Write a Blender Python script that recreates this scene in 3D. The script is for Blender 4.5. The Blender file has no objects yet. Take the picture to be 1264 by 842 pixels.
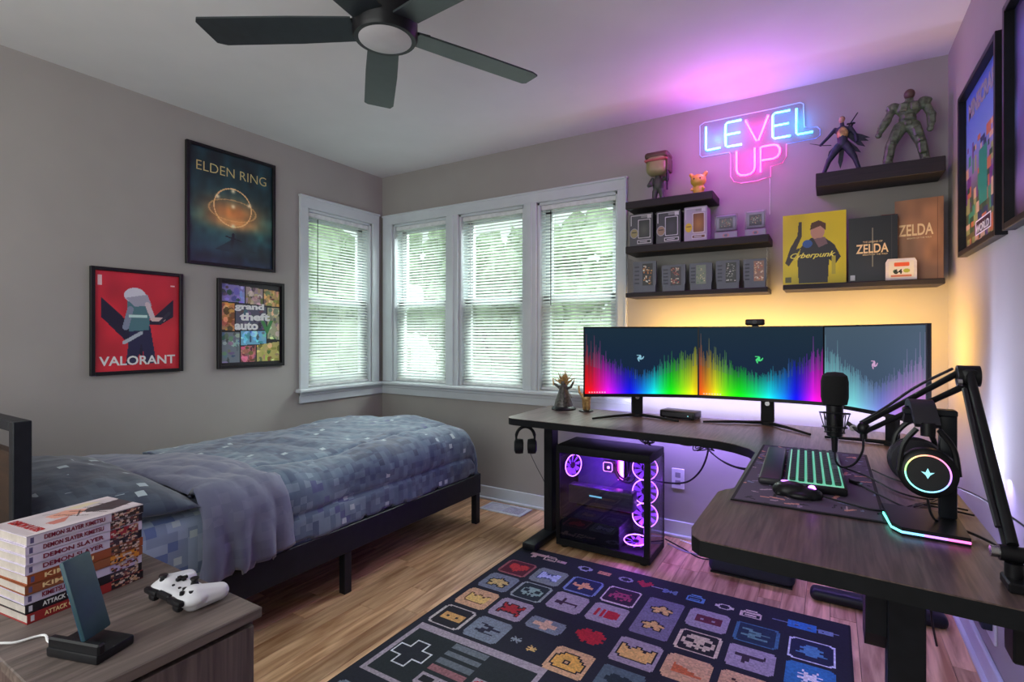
import bpy, bmesh, math, random
import numpy as np
from mathutils import Vector, Matrix, noise as mnoise
random.seed(7); rng = np.random.RandomState(7)
PI = math.pi
R = math.radians
SC = bpy.context.scene
COL = SC.collection

# ------------------------------------------------------------------ camera, world, big lights, exposure
cam_d = bpy.data.cameras.new('camera'); cam = bpy.data.objects.new('camera', cam_d); COL.objects.link(cam)
cam.location = (0, 0, 1.165); cam.rotation_euler = (R(90), 0, R(31.5))
cam_d.sensor_width = 36; cam_d.lens = 36*640/1264; cam_d.shift_y = -8/1264; cam_d.clip_start = 0.02
SC.camera = cam
w = bpy.data.worlds.new('world'); SC.world = w; w.use_nodes = True
bg = w.node_tree.nodes['Background']; bg.inputs[0].default_value = (0.86, 1.0, 0.93, 1); bg.inputs[1].default_value = 1.3
SC.view_settings.view_transform = 'Standard'; SC.view_settings.look = 'None'
SC.view_settings.exposure = 0.0; SC.view_settings.gamma = 1; SC.view_settings.use_curve_mapping = False
SC.cycles.max_bounces = 8; SC.cycles.diffuse_bounces = 4; SC.cycles.transparent_max_bounces = 16
SC.cycles.sample_clamp_indirect = 6; SC.cycles.caustics_reflective = False; SC.cycles.caustics_refractive = False
SC.cycles.use_denoising = True

def area(name, loc, direction, sx, sy, power, color, spread=180):
    l = bpy.data.lights.new(name, 'AREA'); l.shape = 'RECTANGLE'; l.size = sx; l.size_y = sy
    l.energy = power; l.color = color; l.spread = R(spread)
    o = bpy.data.objects.new(name, l); COL.objects.link(o); o.location = loc
    o.rotation_euler = Vector(direction).to_track_quat('-Z', 'Y').to_euler(); return o
def point(name, loc, power, color, r=.03):
    l = bpy.data.lights.new(name, 'POINT'); l.energy = power; l.color = color; l.shadow_soft_size = r
    o = bpy.data.objects.new(name, l); COL.objects.link(o); o.location = loc; return o
# daylight entering by the windows (large soft lights just outside the panes)
area('daylight_back', (-2.04, 4.0, 3.0), (0, -1, -.95), 2.6, 1.5, 560, (.92, 1, .97))
area('daylight_left', (-4.1, 2.63, 3.0), (1, 0, -.95), 1.3, 1.5, 240, (.92, 1, .97))
# soft fill added behind the camera to brighten the room evenly
area('added_rear_fill', (-1.3, -.80, 1.5), (-.1, 1, .05), 2.4, 1.6, 40, (.97, 1, .97))

# ------------------------------------------------------------------ materials
def nt(m): return m.node_tree.nodes, m.node_tree.links
def mat(name, col, rough=.5, metal=0, var=.12, scale=30, bump=0, emit=None, es=1, alpha=None, spec=None, coat=0):
    m = bpy.data.materials.new(name); m.use_nodes = True; N, L = nt(m); b = N['Principled BSDF']
    b.inputs['Roughness'].default_value = rough; b.inputs['Metallic'].default_value = metal
    if spec is not None: b.inputs['Specular IOR Level'].default_value = spec
    if coat: b.inputs['Coat Weight'].default_value = coat
    tc = N.new('ShaderNodeTexCoord'); nz = N.new('ShaderNodeTexNoise'); nz.inputs['Scale'].default_value = scale; nz.inputs['Detail'].default_value = 3
    L.new(tc.outputs['Object'], nz.inputs['Vector'])
    cr = N.new('ShaderNodeValToRGB'); c = np.array(col[:3])
    cr.color_ramp.elements[0].position = .3; cr.color_ramp.elements[1].position = .7
    cr.color_ramp.elements[0].color = (*np.clip(c*(1-var), 0, 1), 1); cr.color_ramp.elements[1].color = (*np.clip(c*(1+var), 0, 1), 1)
    L.new(nz.outputs['Fac'], cr.inputs['Fac']); L.new(cr.outputs['Color'], b.inputs['Base Color'])
    if bump:
        bp = N.new('ShaderNodeBump'); bp.inputs['Strength'].default_value = bump; bp.inputs['Distance'].default_value = .002
        L.new(nz.outputs['Fac'], bp.inputs['Height']); L.new(bp.outputs['Normal'], b.inputs['Normal'])
    if emit is not None:
        b.inputs['Emission Color'].default_value = (*emit, 1); b.inputs['Emission Strength'].default_value = es
    return m
def wood(name, c0, c1, rough=.45, axis=1, scale=6, bump=.15, island=False, stretch=14):
    m = bpy.data.materials.new(name); m.use_nodes = True; N, L = nt(m); b = N['Principled BSDF']; b.inputs['Roughness'].default_value = rough
    tc = N.new('ShaderNodeTexCoord'); mp = N.new('ShaderNodeMapping'); s = [stretch]*3; s[axis] = 1.0
    mp.inputs['Scale'].default_value = s; src = tc.outputs['Object']
    if island:
        oi = N.new('ShaderNodeObjectInfo'); va = N.new('ShaderNodeVectorMath'); va.operation = 'MULTIPLY_ADD'
        va.inputs[1].default_value = (9, 17, 5); L.new(oi.outputs['Random'], va.inputs[0]); L.new(src, va.inputs[2]); src = va.outputs[0]
    L.new(src, mp.inputs['Vector'])
    nz = N.new('ShaderNodeTexNoise'); nz.inputs['Scale'].default_value = scale; nz.inputs['Detail'].default_value = 6; nz.inputs['Distortion'].default_value = .6
    L.new(mp.outputs[0], nz.inputs['Vector'])
    cr = N.new('ShaderNodeValToRGB'); cr.color_ramp.elements[0].position = .33; cr.color_ramp.elements[1].position = .68
    cr.color_ramp.elements[0].color = (*c0, 1); cr.color_ramp.elements[1].color = (*c1, 1); L.new(nz.outputs['Fac'], cr.inputs['Fac'])
    out = cr.outputs['Color']
    if island:
        hs = N.new('ShaderNodeHueSaturation'); mr = N.new('ShaderNodeMapRange'); mr.inputs['To Min'].default_value = .72; mr.inputs['To Max'].default_value = 1.22
        L.new(oi.outputs['Random'], mr.inputs['Value']); L.new(mr.outputs[0], hs.inputs['Value']); L.new(out, hs.inputs['Color']); out = hs.outputs['Color']
    L.new(out, b.inputs['Base Color'])
    bp = N.new('ShaderNodeBump'); bp.inputs['Strength'].default_value = bump; bp.inputs['Distance'].default_value = .001
    L.new(nz.outputs['Fac'], bp.inputs['Height']); L.new(bp.outputs['Normal'], b.inputs['Normal'])
    return m
def printed(name, rough=.6, emit=0, glass=0, gain=1):
    m = bpy.data.materials.new(name); m.use_nodes = True; N, L = nt(m); b = N['Principled BSDF']; b.inputs['Roughness'].default_value = rough
    a = N.new('ShaderNodeAttribute'); a.attribute_name = 'print'; src = a.outputs['Color']
    if emit:
        b.inputs['Specular IOR Level'].default_value = .12; b.inputs['Base Color'].default_value = (.005, .006, .008, 1); L.new(src, b.inputs['Emission Color']); b.inputs['Emission Strength'].default_value = emit
    else:
        nz = N.new('ShaderNodeTexNoise'); nz.inputs['Scale'].default_value = 180; hs = N.new('ShaderNodeHueSaturation'); mr = N.new('ShaderNodeMapRange')
        mr.inputs['To Min'].default_value = .85*gain; mr.inputs['To Max'].default_value = 1.15*gain
        L.new(nz.outputs['Fac'], mr.inputs['Value']); L.new(mr.outputs[0], hs.inputs['Value']); L.new(src, hs.inputs['Color']); L.new(hs.outputs['Color'], b.inputs['Base Color'])
    return m
def emis(name, col, strength, core=None):
    m = bpy.data.materials.new(name); m.use_nodes = True; N, L = nt(m); b = N['Principled BSDF']
    b.inputs['Base Color'].default_value = (.6, .6, .6, 1); b.inputs['Emission Color'].default_value = (*col, 1); b.inputs['Emission Strength'].default_value = strength
    return m
def glassy(name, tint=(1, 1, 1), refl=.08, rough=.02):
    m = bpy.data.materials.new(name); m.use_nodes = True; N, L = nt(m); N.remove(N['Principled BSDF'])
    t = N.new('ShaderNodeBsdfTransparent'); t.inputs[0].default_value = (*tint, 1); g = N.new('ShaderNodeBsdfGlossy'); g.inputs['Roughness'].default_value = rough
    lw = N.new('ShaderNodeLayerWeight'); lw.inputs[0].default_value = .3; mm = N.new('ShaderNodeMath'); mm.operation = 'MULTIPLY_ADD'; mm.inputs[1].default_value = .35; mm.inputs[2].default_value = refl
    mx = N.new('ShaderNodeMixShader'); L.new(lw.outputs['Facing'], mm.inputs[0]); L.new(mm.outputs[0], mx.inputs[0]); L.new(t.outputs[0], mx.inputs[1]); L.new(g.outputs[0], mx.inputs[2])
    L.new(mx.outputs[0], N['Material Output'].inputs[0]); return m
def translucent(name, col, fac=.5):
    m = bpy.data.materials.new(name); m.use_nodes = True; N, L = nt(m); N.remove(N['Principled BSDF'])
    d = N.new('ShaderNodeBsdfDiffuse'); d.inputs[0].default_value = (*col, 1); t = N.new('ShaderNodeBsdfTranslucent'); t.inputs[0].default_value = (*col, 1)
    nz = N.new('ShaderNodeTexNoise'); nz.inputs['Scale'].default_value = 3; mr = N.new('ShaderNodeMapRange'); mr.inputs['To Min'].default_value = fac-.05; mr.inputs['To Max'].default_value = fac+.05
    mx = N.new('ShaderNodeMixShader'); L.new(nz.outputs['Fac'], mr.inputs['Value']); L.new(mr.outputs[0], mx.inputs[0]); L.new(d.outputs[0], mx.inputs[1]); L.new(t.outputs[0], mx.inputs[2])
    L.new(mx.outputs[0], N['Material Output'].inputs[0]); return m
def camo(name, cols, cell, white=.06, dark=.5):
    m = bpy.data.materials.new(name); m.use_nodes = True; N, L = nt(m); b = N['Principled BSDF']; b.inputs['Roughness'].default_value = .75
    b.inputs['Sheen Weight'].default_value = .3
    tc = N.new('ShaderNodeTexCoord')
    def cells(c, off):
        ad = N.new('ShaderNodeVectorMath'); ad.operation = 'ADD'; ad.inputs[1].default_value = off; L.new(tc.outputs['Object'], ad.inputs[0])
        sn = N.new('ShaderNodeVectorMath'); sn.operation = 'SNAP'; sn.inputs[1].default_value = (c, c, c); L.new(ad.outputs[0], sn.inputs[0])
        wn = N.new('ShaderNodeTexWhiteNoise'); L.new(sn.outputs[0], wn.inputs['Vector']); return wn.outputs['Value'], sn
    v, sn = cells(cell, (.013, .007, .011))
    big = N.new('ShaderNodeTexNoise'); big.inputs['Scale'].default_value = 2.6; L.new(sn.outputs[0], big.inputs['Vector'])
    ad = N.new('ShaderNodeMath'); ad.operation = 'MULTIPLY_ADD'; ad.inputs[1].default_value = .42; L.new(v, ad.inputs[0])
    ml = N.new('ShaderNodeMath'); ml.operation = 'MULTIPLY_ADD'; ml.inputs[1].default_value = 1.6; ml.inputs[2].default_value = -.55; L.new(big.outputs['Fac'], ml.inputs[0]); L.new(ml.outputs[0], ad.inputs[2])
    cr = N.new('ShaderNodeValToRGB'); cr.color_ramp.interpolation = 'CONSTANT'
    for i, (p, c) in enumerate(cols):
        e = cr.color_ramp.elements[i] if i < 2 else cr.color_ramp.elements.new(p)
        e.position = p; e.color = (*c, 1)
    L.new(ad.outputs[0], cr.inputs['Fac'])
    v2, _ = cells(cell*.8, (.3, .2, .1)); gt = N.new('ShaderNodeMath'); gt.operation = 'GREATER_THAN'; gt.inputs[1].default_value = 1-white; L.new(v2, gt.inputs[0])
    mx = N.new('ShaderNodeMixRGB'); mx.inputs[2].default_value = (.42, .5, .55, 1); L.new(gt.outputs[0], mx.inputs[0]); L.new(cr.outputs['Color'], mx.inputs[1])
    L.new(mx.outputs[0], b.inputs['Base Color'])
    f = N.new('ShaderNodeTexNoise'); f.inputs['Scale'].default_value = 14; L.new(tc.outputs['Object'], f.inputs['Vector'])
    bp = N.new('ShaderNodeBump'); bp.inputs['Strength'].default_value = .5; bp.inputs['Distance'].default_value = .01; L.new(f.outputs['Fac'], bp.inputs['Height']); L.new(bp.outputs['Normal'], b.inputs['Normal'])
    return m
def srgb(r, g, b): return tuple((x/12.92 if x <= .04045 else ((x+.055)/1.055)**2.4) for x in (r/255, g/255, b/255))

M = {}
M['wall'] = mat('wall_paint', (.352, .333, .312), .85, var=.03, scale=4, bump=.05)
M['ceiling'] = mat('ceiling_paint', (.71, .71, .71), .9, var=.02, scale=5)
M['trim'] = mat('white_trim', (.58, .625, .655), .45, var=.03, scale=8)
M['floor'] = wood('oak_floor', (.36, .175, .075), (.82, .53, .30), .38, axis=1, scale=3.2, island=True, stretch=11)
M['joint'] = mat('floor_joint', (.06, .035, .02), .8)
M['slat'] = translucent('blind_slat', (.74, .78, .76), .34)
M['blindrail'] = mat('blind_rail', (.7, .72, .72), .5)
M['pane'] = glassy('window_glass', (.97, 1, .99), .04)
M['leaf'] = mat('tree_leaves', (.50, .62, .42), .8, var=.45, scale=5)
M['bark'] = mat('tree_bark', (.12, .09, .07), .9)
M['lawn'] = mat('lawn', (.55, .62, .46), .9, var=.4, scale=2)
M['black'] = mat('black_plastic', (.008, .008, .010), .38, var=.2, spec=.3)
M['matte'] = mat('matte_black', (.007, .008, .010), .65, var=.2, spec=.25)
M['metal'] = mat('black_steel', (.009, .011, .016), .42, var=.2, spec=.3)
M['chrome'] = mat('bright_metal', (.6, .6, .62), .25, metal=1)
M['fan'] = mat('fan_blade', (.022, .03, .034), .45, var=.15)
M['dome'] = mat('frosted_glass', (.55, .54, .56), .5, var=.03)
M['desk'] = wood('desk_top', (.070, .047, .044), (.175, .122, .112), .36, axis=1, scale=5, stretch=18)
M['nightstand'] = wood('nightstand_wood', (.085, .066, .06), (.20, .155, .14), .5, axis=1, scale=4, stretch=16)
M['nightside'] = wood('nightstand_side', (.075, .052, .055), (.17, .125, .12), .5, axis=2, scale=4, stretch=16)
M['shelf'] = wood('dark_shelf', (.006, .005, .006), (.018, .012, .014), .65, axis=0, scale=5)
M['headpanel'] = wood('headboard_panel', (.022, .010, .006), (.045, .02, .01), .5, axis=0, scale=4)
M['white'] = mat('white_plastic', (.72, .72, .76), .35, var=.03)
M['cord'] = mat('white_cord', (.8, .8, .8), .5)
M['comforter'] = camo('comforter_fabric', [(0, (.022, .035, .09)), (.2, (.04, .062, .135)), (.36, (.065, .10, .175)), (.55, (.095, .145, .22)), (.76, (.16, .225, .30)), (.92, (.07, .085, .21))], .030, .011)
M['lining'] = camo('comforter_lining', [(0, (.115, .125, .205)), (.3, (.13, .14, .225)), (.6, (.15, .16, .245))], .034, .002)
M['pillow'] = camo('pillow_fabric', [(0, (.022, .034, .07)), (.35, (.034, .052, .09)), (.6, (.055, .08, .125))], .034, .03)
M['sheet'] = camo('sheet_fabric', [(0, (.04, .06, .26)), (.24, (.10, .15, .34)), (.38, (.20, .26, .40)), (.6, (.28, .35, .50)), (.8, (.38, .45, .60))], .032, .07)
M['poster'] = printed('poster_print', .4, gain=1.25)
M['rug'] = printed('rug_print', .95, gain=1.15)
M['boxprint'] = printed('box_print', .4)
M['screen'] = printed('screen_image', .6, emit=1.1)
M['screen_dim'] = printed('screen_image_dim', .6, emit=1.05)
M['ink_gold'] = mat('gold_lettering', srgb(214, 196, 130), .5, var=.02)
M['ink_white'] = mat('white_lettering', srgb(225, 225, 225), .5, var=.02)
M['ink_black'] = mat('black_lettering', (.01, .01, .01), .5, var=.02)
M['ink_red'] = mat('red_lettering', srgb(170, 30, 35), .5, var=.02)
M['ink_maroon'] = mat('maroon_lettering', srgb(120, 22, 50), .5, var=.02)
M['ink_green'] = mat('green_lettering', srgb(60, 130, 70), .5, var=.02)
M['ink_tan'] = mat('tan_lettering', srgb(235, 205, 150), .5, var=.02)
M['paper'] = mat('page_paper', srgb(190, 180, 172), .8, var=.12, scale=60)
M['neon_cyan'] = emis('neon_cyan', (.02, .42, 1.0), 7)
M['neon_pink'] = emis('neon_pink', (1.0, .03, .45), 8)
M['neon_back'] = glassy('acrylic_backing', (.95, .96, .98), .0, .5)
M['rim_blue'] = emis('rim_blue', (.01, .16, 1.0), .9)
M['rim_pink'] = emis('rim_pink', (1.0, .01, .36), .9)
M['led_white'] = emis('led_violet_white', (.62, .58, 1.0), 24)
M['led_amber'] = emis('led_amber', (1.0, .55, .12), 14)
M['led_purple'] = emis('led_purple', (.55, .12, 1.0), 14)
M['ring_hot'] = emis('fan_ring_light', (.62, .20, 1.0), 5)
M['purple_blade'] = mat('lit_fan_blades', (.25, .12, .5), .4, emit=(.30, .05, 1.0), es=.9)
M['pcglass'] = glassy('tinted_glass', (.80, .78, .90), .02)
M['ice'] = emis('cyan_light', (.15, .65, .75), 1.1)
M['keyglow'] = emis('key_backlight', (.05, .60, .32), .75)
M['keycap'] = mat('keycap', (.03, .05, .045), .5)
M['pad'] = printed('deskmat_print', .85, gain=1.9)
M['foam'] = mat('foam', (.008, .008, .009), .95, bump=.4, scale=400)
M['leather'] = mat('dark_leatherette', (.022, .02, .028), .45)
M['olive'] = mat('olive_armour', (.10, .13, .075), .4, var=.5, scale=60)
M['navy'] = mat('navy_cloth', (.02, .022, .045), .6, var=.4, scale=60)
M['skin'] = mat('figurine_skin', (.42, .25, .16), .5)
M['yellow'] = mat('yellow_vinyl', (.62, .40, .06), .35, var=.05)
M['blond'] = mat('tan_vinyl', (.30, .26, .12), .4, var=.1)
M['brown'] = mat('brown_vinyl', (.09, .05, .035), .5)
M['gold'] = mat('gold_resin', (.45, .28, .11), .35, metal=.3, var=.4, scale=60)
M['bronze'] = mat('dark_resin', (.075, .07, .065), .4, metal=.2, var=.6, scale=80)
M['cart'] = mat('cartridge_grey', (.13, .14, .17), .5, var=.05)
M['cart_light'] = mat('cartridge_light_grey', (.30, .29, .34), .5, var=.05)
M['case'] = glassy('clear_case', (.95, .95, .97), .04)
M['navybox'] = mat('navy_fabric', (.012, .018, .035), .7)

# ------------------------------------------------------------------ building helpers
WM = {}
class B:
    """collects shapes in one bmesh"""
    def __init__(s): s.bm = bmesh.new()
    def _new(s, fn):
        n0 = set(s.bm.verts); fn(); return [v for v in s.bm.verts if v not in n0]
    def box(s, c, d, rot=None, bev=0, seg=1):
        g = bmesh.ops.create_cube(s.bm, size=1); vs = g['verts']
        bmesh.ops.scale(s.bm, vec=Vector(d), verts=vs)
        if bev:
            es = list({e for v in vs for e in v.link_edges})
            r = bmesh.ops.bevel(s.bm, geom=es, offset=min(bev, min(d)*.49), segments=seg, affect='EDGES', profile=.5)
            vs = list({v for f in r['faces'] for v in f.verts} | {v for v in vs if v.is_valid})
        m = Matrix.Translation(c) @ (rot.to_4x4() if rot is not None else Matrix.Identity(4))
        bmesh.ops.transform(s.bm, matrix=m, verts=vs); return s
    def bb(s, x0, x1, y0, y1, z0, z1, bev=0, seg=1):
        return s.box(((x0+x1)/2, (y0+y1)/2, (z0+z1)/2), (abs(x1-x0), abs(y1-y0), abs(z1-z0)), None, bev, seg)
    def cyl(s, p0, p1, r0, r1=None, seg=14):
        p0 = Vector(p0); p1 = Vector(p1); d = p1-p0; r1 = r0 if r1 is None else r1
        m = Matrix.Translation((p0+p1)/2) @ d.to_track_quat('Z', 'Y').to_matrix().to_4x4()
        bmesh.ops.create_cone(s.bm, cap_ends=True, cap_tris=False, segments=seg, radius1=max(r0, 1e-5), radius2=max(r1, 1e-5), depth=d.length, matrix=m); return s
    def ball(s, c, r, rot=None, u=16, v=10):
        r = (r, r, r) if not hasattr(r, '__len__') else r
        m = Matrix.Translation(c) @ (rot.to_4x4() if rot is not None else Matrix.Identity(4)) @ Matrix.Diagonal((*r, 1))
        bmesh.ops.create_uvsphere(s.bm, u_segments=u, v_segments=v, radius=1, matrix=m); return s
    def limb(s, p0, p1, r0, r1):
        s.cyl(p0, p1, r0, r1, 10); s.ball(p0, r0, u=10, v=6); s.ball(p1, r1, u=10, v=6); return s
    def tube(s, pts, r, seg=8, closed=False):
        pts = [Vector(p) for p in pts]; n = len(pts); rings = []
        up = Vector((0, 0, 1))
        for i, p in enumerate(pts):
            a = pts[(i-1) % n] if (closed or i > 0) else p; b_ = pts[(i+1) % n] if (closed or i < n-1) else p
            t = (b_-a).normalized()
            x = t.cross(up)
            if x.length < .15: x = t.cross(Vector((0, 1, 0)))
            x.normalize(); y = t.cross(x).normalized()
            if i and rings:
                pass
            rr = r[i] if hasattr(r, '__len__') else r
            rings.append([s.bm.verts.new(p+(x*math.cos(2*PI*k/seg)+y*math.sin(2*PI*k/seg))*rr) for k in range(seg)])
        for i in range(n if closed else n-1):
            A, C = rings[i], rings[(i+1) % n]
            off = min(range(seg), key=lambda o: sum((A[k].co-C[(k+o) % seg].co).length for k in (0, seg//3)))
            for k in range(seg):
                try: s.bm.faces.new((A[k], A[(k+1) % seg], C[(k+1+off) % seg], C[(k+off) % seg]))
                except ValueError: pass
        if not closed:
            for rg in (rings[0], rings[-1]):
                try: s.bm.faces.new(rg)
                except ValueError: pass
        return s
    def lathe(s, prof, m=None, seg=24):
        m = m or Matrix.Identity(4); rings = []
        for r, z in prof:
            rings.append([s.bm.verts.new(m @ Vector((r*math.cos(2*PI*k/seg), r*math.sin(2*PI*k/seg), z))) for k in range(seg)])
        for A, C in zip(rings, rings[1:]):
            for k in range(seg): s.bm.faces.new((A[k], A[(k+1) % seg], C[(k+1) % seg], C[k]))
        for rg in (rings[0], rings[-1]): s.bm.faces.new(rg)
        return s
    def prism(s, poly, t0, t1, m=None):
        m = m or Matrix.Identity(4)
        a = [s.bm.verts.new(m @ Vector((x, y, t0))) for x, y in poly]; b_ = [s.bm.verts.new(m @ Vector((x, y, t1))) for x, y in poly]
        s.bm.faces.new(a); s.bm.faces.new(b_)
        for i in range(len(poly)): s.bm.faces.new((a[i], a[(i+1) % len(poly)], b_[(i+1) % len(poly)], b_[i]))
        return s
    def mesh(s, name, smooth=True):
        bmesh.ops.recalc_face_normals(s.bm, faces=s.bm.faces); me = bpy.data.meshes.new(name); s.bm.to_mesh(me); s.bm.free()
        if smooth: shade(me)
        return me
def shade(me, ang=35):
    me.shade_smooth()
    try: me.set_sharp_from_angle(angle=R(ang))
    except Exception: pass
def meta(o, label=None, cat=None, group=None, kind=None):
    if label: o['label'] = label
    if cat: o['category'] = cat
    if group: o['group'] = group
    if kind: o['kind'] = kind
    return o
def T(name, label, cat, loc=(0, 0, 0), rz=0, group=None, kind=None):
    o = bpy.data.objects.new(name, None); COL.objects.link(o); o.location = loc; o.rotation_euler = (0, 0, rz); o.empty_display_size = .05
    WM[o] = Matrix.Translation(loc) @ Matrix.Rotation(rz, 4, 'Z'); return meta(o, label, cat, group, kind)
def put(me, name, m, parent=None, world=True, label=None, kind=None):
    o = bpy.data.objects.new(name, me); COL.objects.link(o)
    if m is not None and not me.materials: me.materials.append(m)
    if parent is not None:
        o.parent = parent; WM[o] = WM[parent]
        if world: me.transform(WM[parent].inverted())
    else: WM[o] = Matrix.Identity(4)
    return meta(o, label, kind=kind)
def P(b, name, m, parent=None, world=True, label=None, kind=None, smooth=True):
    return put(b.mesh(name, smooth), name, m, parent, world, label, kind)
def S(b, name, m, smooth=True):              # a piece of the setting
    return put(b.mesh(name, smooth), name, m, None, True, None, 'structure')
def one(b, name, m, label, cat, loc, group=None, kind=None):   # a thing of one mesh, origin at its base
    me = b.mesh(name) if isinstance(b, B) else b
    me.transform(Matrix.Translation(-Vector(loc))); o = put(me, name, m); o.location = loc; WM[o] = Matrix.Translation(loc)
    return meta(o, label, cat, group, kind)
def fuse(b, voxel, smooth=6):
    me = b.mesh('fuse', False); o = bpy.data.objects.new('fuse', me); COL.objects.link(o)
    r = o.modifiers.new('r', 'REMESH'); r.mode = 'VOXEL'; r.voxel_size = voxel
    if smooth: q = o.modifiers.new('s', 'SMOOTH'); q.iterations = smooth; q.factor = .5
    dg = bpy.context.evaluated_depsgraph_get(); out = bpy.data.meshes.new_from_object(o.evaluated_get(dg))
    bpy.data.objects.remove(o); bpy.data.meshes.remove(me); out.shade_smooth(); return out
def frame3(o, right, up):
    """matrix with columns right, up, normal at o"""
    r_ = Vector(right).normalized(); u = Vector(up).normalized(); n = r_.cross(u)
    m = Matrix.Identity(4)
    for i in range(3): m[i][0] = r_[i]; m[i][1] = u[i]; m[i][2] = n[i]; m[i][3] = o[i]
    return m
_fc = {}
def letter_mesh(txt, w_, h_, m, shear=0, bold=0, depth=.0006):
    c = bpy.data.curves.new('t', 'FONT'); c.body = txt; c.size = 1; c.resolution_u = 3; c.shear = shear; c.offset = bold; c.extrude = .01
    o = bpy.data.objects.new('t', c); COL.objects.link(o); dg = bpy.context.evaluated_depsgraph_get()
    me = bpy.data.meshes.new_from_object(o.evaluated_get(dg)); bpy.data.objects.remove(o); bpy.data.curves.remove(c)
    n = len(me.vertices); a = np.empty(n*3, 'f'); me.vertices.foreach_get('co', a); a = a.reshape(-1, 3)
    mn, mx = a.min(0), a.max(0); a[:, 0] = (a[:, 0]-mn[0])/(mx[0]-mn[0])*w_; a[:, 1] = (a[:, 1]-mn[1])/(mx[1]-mn[1])*h_; a[:, 2] = (a[:, 2]-mn[2])/(mx[2]-mn[2])*depth
    me.vertices.foreach_set('co', a.ravel()); me.transform(m); me.materials.clear(); return me
def text(txt, w_, h_, m, material, parent, shear=0, bold=0, name='lettering'):
    return put(letter_mesh(txt, w_, h_, m, shear, bold), name, material, parent)
class Cv:
    """small paint canvas (sRGB 0..255), y down, coordinates 0..w, 0..h"""
    def __init__(s, w_, h_, c=(0, 0, 0)):
        s.w, s.h = w_, h_; s.a = np.ones((h_, w_, 3))*np.array(c, float); s.Y, s.X = np.mgrid[0:h_, 0:w_]+.5
    def put(s, k, c, al=1): s.a[k] = s.a[k]*(1-al)+np.array(c, float)*al; return s
    def rect(s, x0, y0, x1, y1, c, al=1): return s.put((s.X >= x0)&(s.X < x1)&(s.Y >= y0)&(s.Y < y1), c, al)
    def rrect(s, x0, y0, x1, y1, r, c, al=1):
        dx = np.maximum(np.maximum(x0+r-s.X, s.X-(x1-r)), 0); dy = np.maximum(np.maximum(y0+r-s.Y, s.Y-(y1-r)), 0)
        return s.put((dx*dx+dy*dy <= r*r+.01)&(s.X >= x0)&(s.X <= x1)&(s.Y >= y0)&(s.Y <= y1), c, al)
    def ell(s, x, y, rx, ry, c, al=1): return s.put(((s.X-x)/rx)**2+((s.Y-y)/ry)**2 <= 1, c, al)
    def ring(s, x, y, rx, ry, t, c, al=1):
        q = np.sqrt(((s.X-x)/rx)**2+((s.Y-y)/ry)**2); return s.put(np.abs(q-1)*min(rx, ry) <= t, c, al)
    def poly(s, pts, c, al=1):
        k = np.zeros((s.h, s.w), bool); n = len(pts)
        for i in range(n):
            (x1, y1), (x2, y2) = pts[i], pts[(i+1) % n]
            if y1 == y2: continue
            k ^= ((s.Y < y1) != (s.Y < y2)) & (s.X < (x2-x1)*(s.Y-y1)/(y2-y1)+x1)
        return s.put(k, c, al)
    def line(s, x0, y0, x1, y1, t, c, al=1):
        d = np.array((x1-x0, y1-y0), float); l2 = d@d+1e-9; q = np.clip(((s.X-x0)*d[0]+(s.Y-y0)*d[1])/l2, 0, 1)
        return s.put(np.hypot(s.X-x0-q*d[0], s.Y-y0-q*d[1]) <= t, c, al)
    def glow(s, x, y, rx, ry, c, al=1):
        g = np.exp(-(((s.X-x)/rx)**2+((s.Y-y)/ry)**2))[..., None]*al; s.a = s.a*(1-g)+np.array(c, float)*g; return s
    def vgrad(s, stops):
        ys = [p for p, _ in stops]
        for k in range(3): s.a[..., k] = np.interp(s.Y/s.h, ys, [c[k] for _, c in stops])
        return s
    def cloud(s, amp, n=6, seed=0):
        r_ = np.random.RandomState(seed); g = r_.rand(n+1, n+1)*2-1
        y = s.Y/s.h*n; x = s.X/s.w*n; yi = np.minimum(y.astype(int), n-1); xi = np.minimum(x.astype(int), n-1); fy = y-yi; fx = x-xi
        fy = fy*fy*(3-2*fy); fx = fx*fx*(3-2*fx)
        v = g[yi, xi]*(1-fy)*(1-fx)+g[yi+1, xi]*fy*(1-fx)+g[yi, xi+1]*(1-fy)*fx+g[yi+1, xi+1]*fy*fx
        s.a *= (1+amp*v)[..., None]; return s
    def grain(s, amp, seed=0): s.a *= 1+amp*(np.random.RandomState(seed).rand(s.h, s.w, 1)*2-1); return s
def print_mesh(cv, w_, h_, m, curve=0):
    """grid of painted quads, x 0..w, y 0..h (up), transformed by m; curve bends it about its middle"""
    W, H = cv.w, cv.h; xs = np.linspace(0, w_, W+1); ys = np.linspace(h_, 0, H+1)
    X, Y = np.meshgrid(xs, ys); Zc = ((X/w_*2-1)**2)*curve
    v = np.stack([X, Y, Zc], -1).reshape(-1, 3); mm = np.array(m); v = v@mm[:3, :3].T+mm[:3, 3]
    i = (np.arange(H)[:, None]*(W+1)+np.arange(W)[None, :]).ravel(); f = np.stack([i+W+1, i+W+2, i+1, i], -1)
    me = bpy.data.meshes.new('print'); n = W*H
    me.vertices.add(len(v)); me.vertices.foreach_set('co', v.astype('f').ravel())
    me.loops.add(n*4); me.loops.foreach_set('vertex_index', f.astype('i').ravel())
    me.polygons.add(n); me.polygons.foreach_set('loop_start', (np.arange(n)*4).astype('i'))
    me.update(calc_edges=True)
    a = np.clip(cv.a/255, 0, 1); lin = np.where(a <= .04045, a/12.92, ((a+.055)/1.055)**2.4).reshape(-1, 3)
    c4 = np.concatenate([lin, np.ones((n, 1))], 1); at = me.color_attributes.new('print', 'FLOAT_COLOR', 'CORNER')
    at.data.foreach_set('color', np.repeat(c4, 4, 0).astype('f').ravel()); return me
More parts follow.
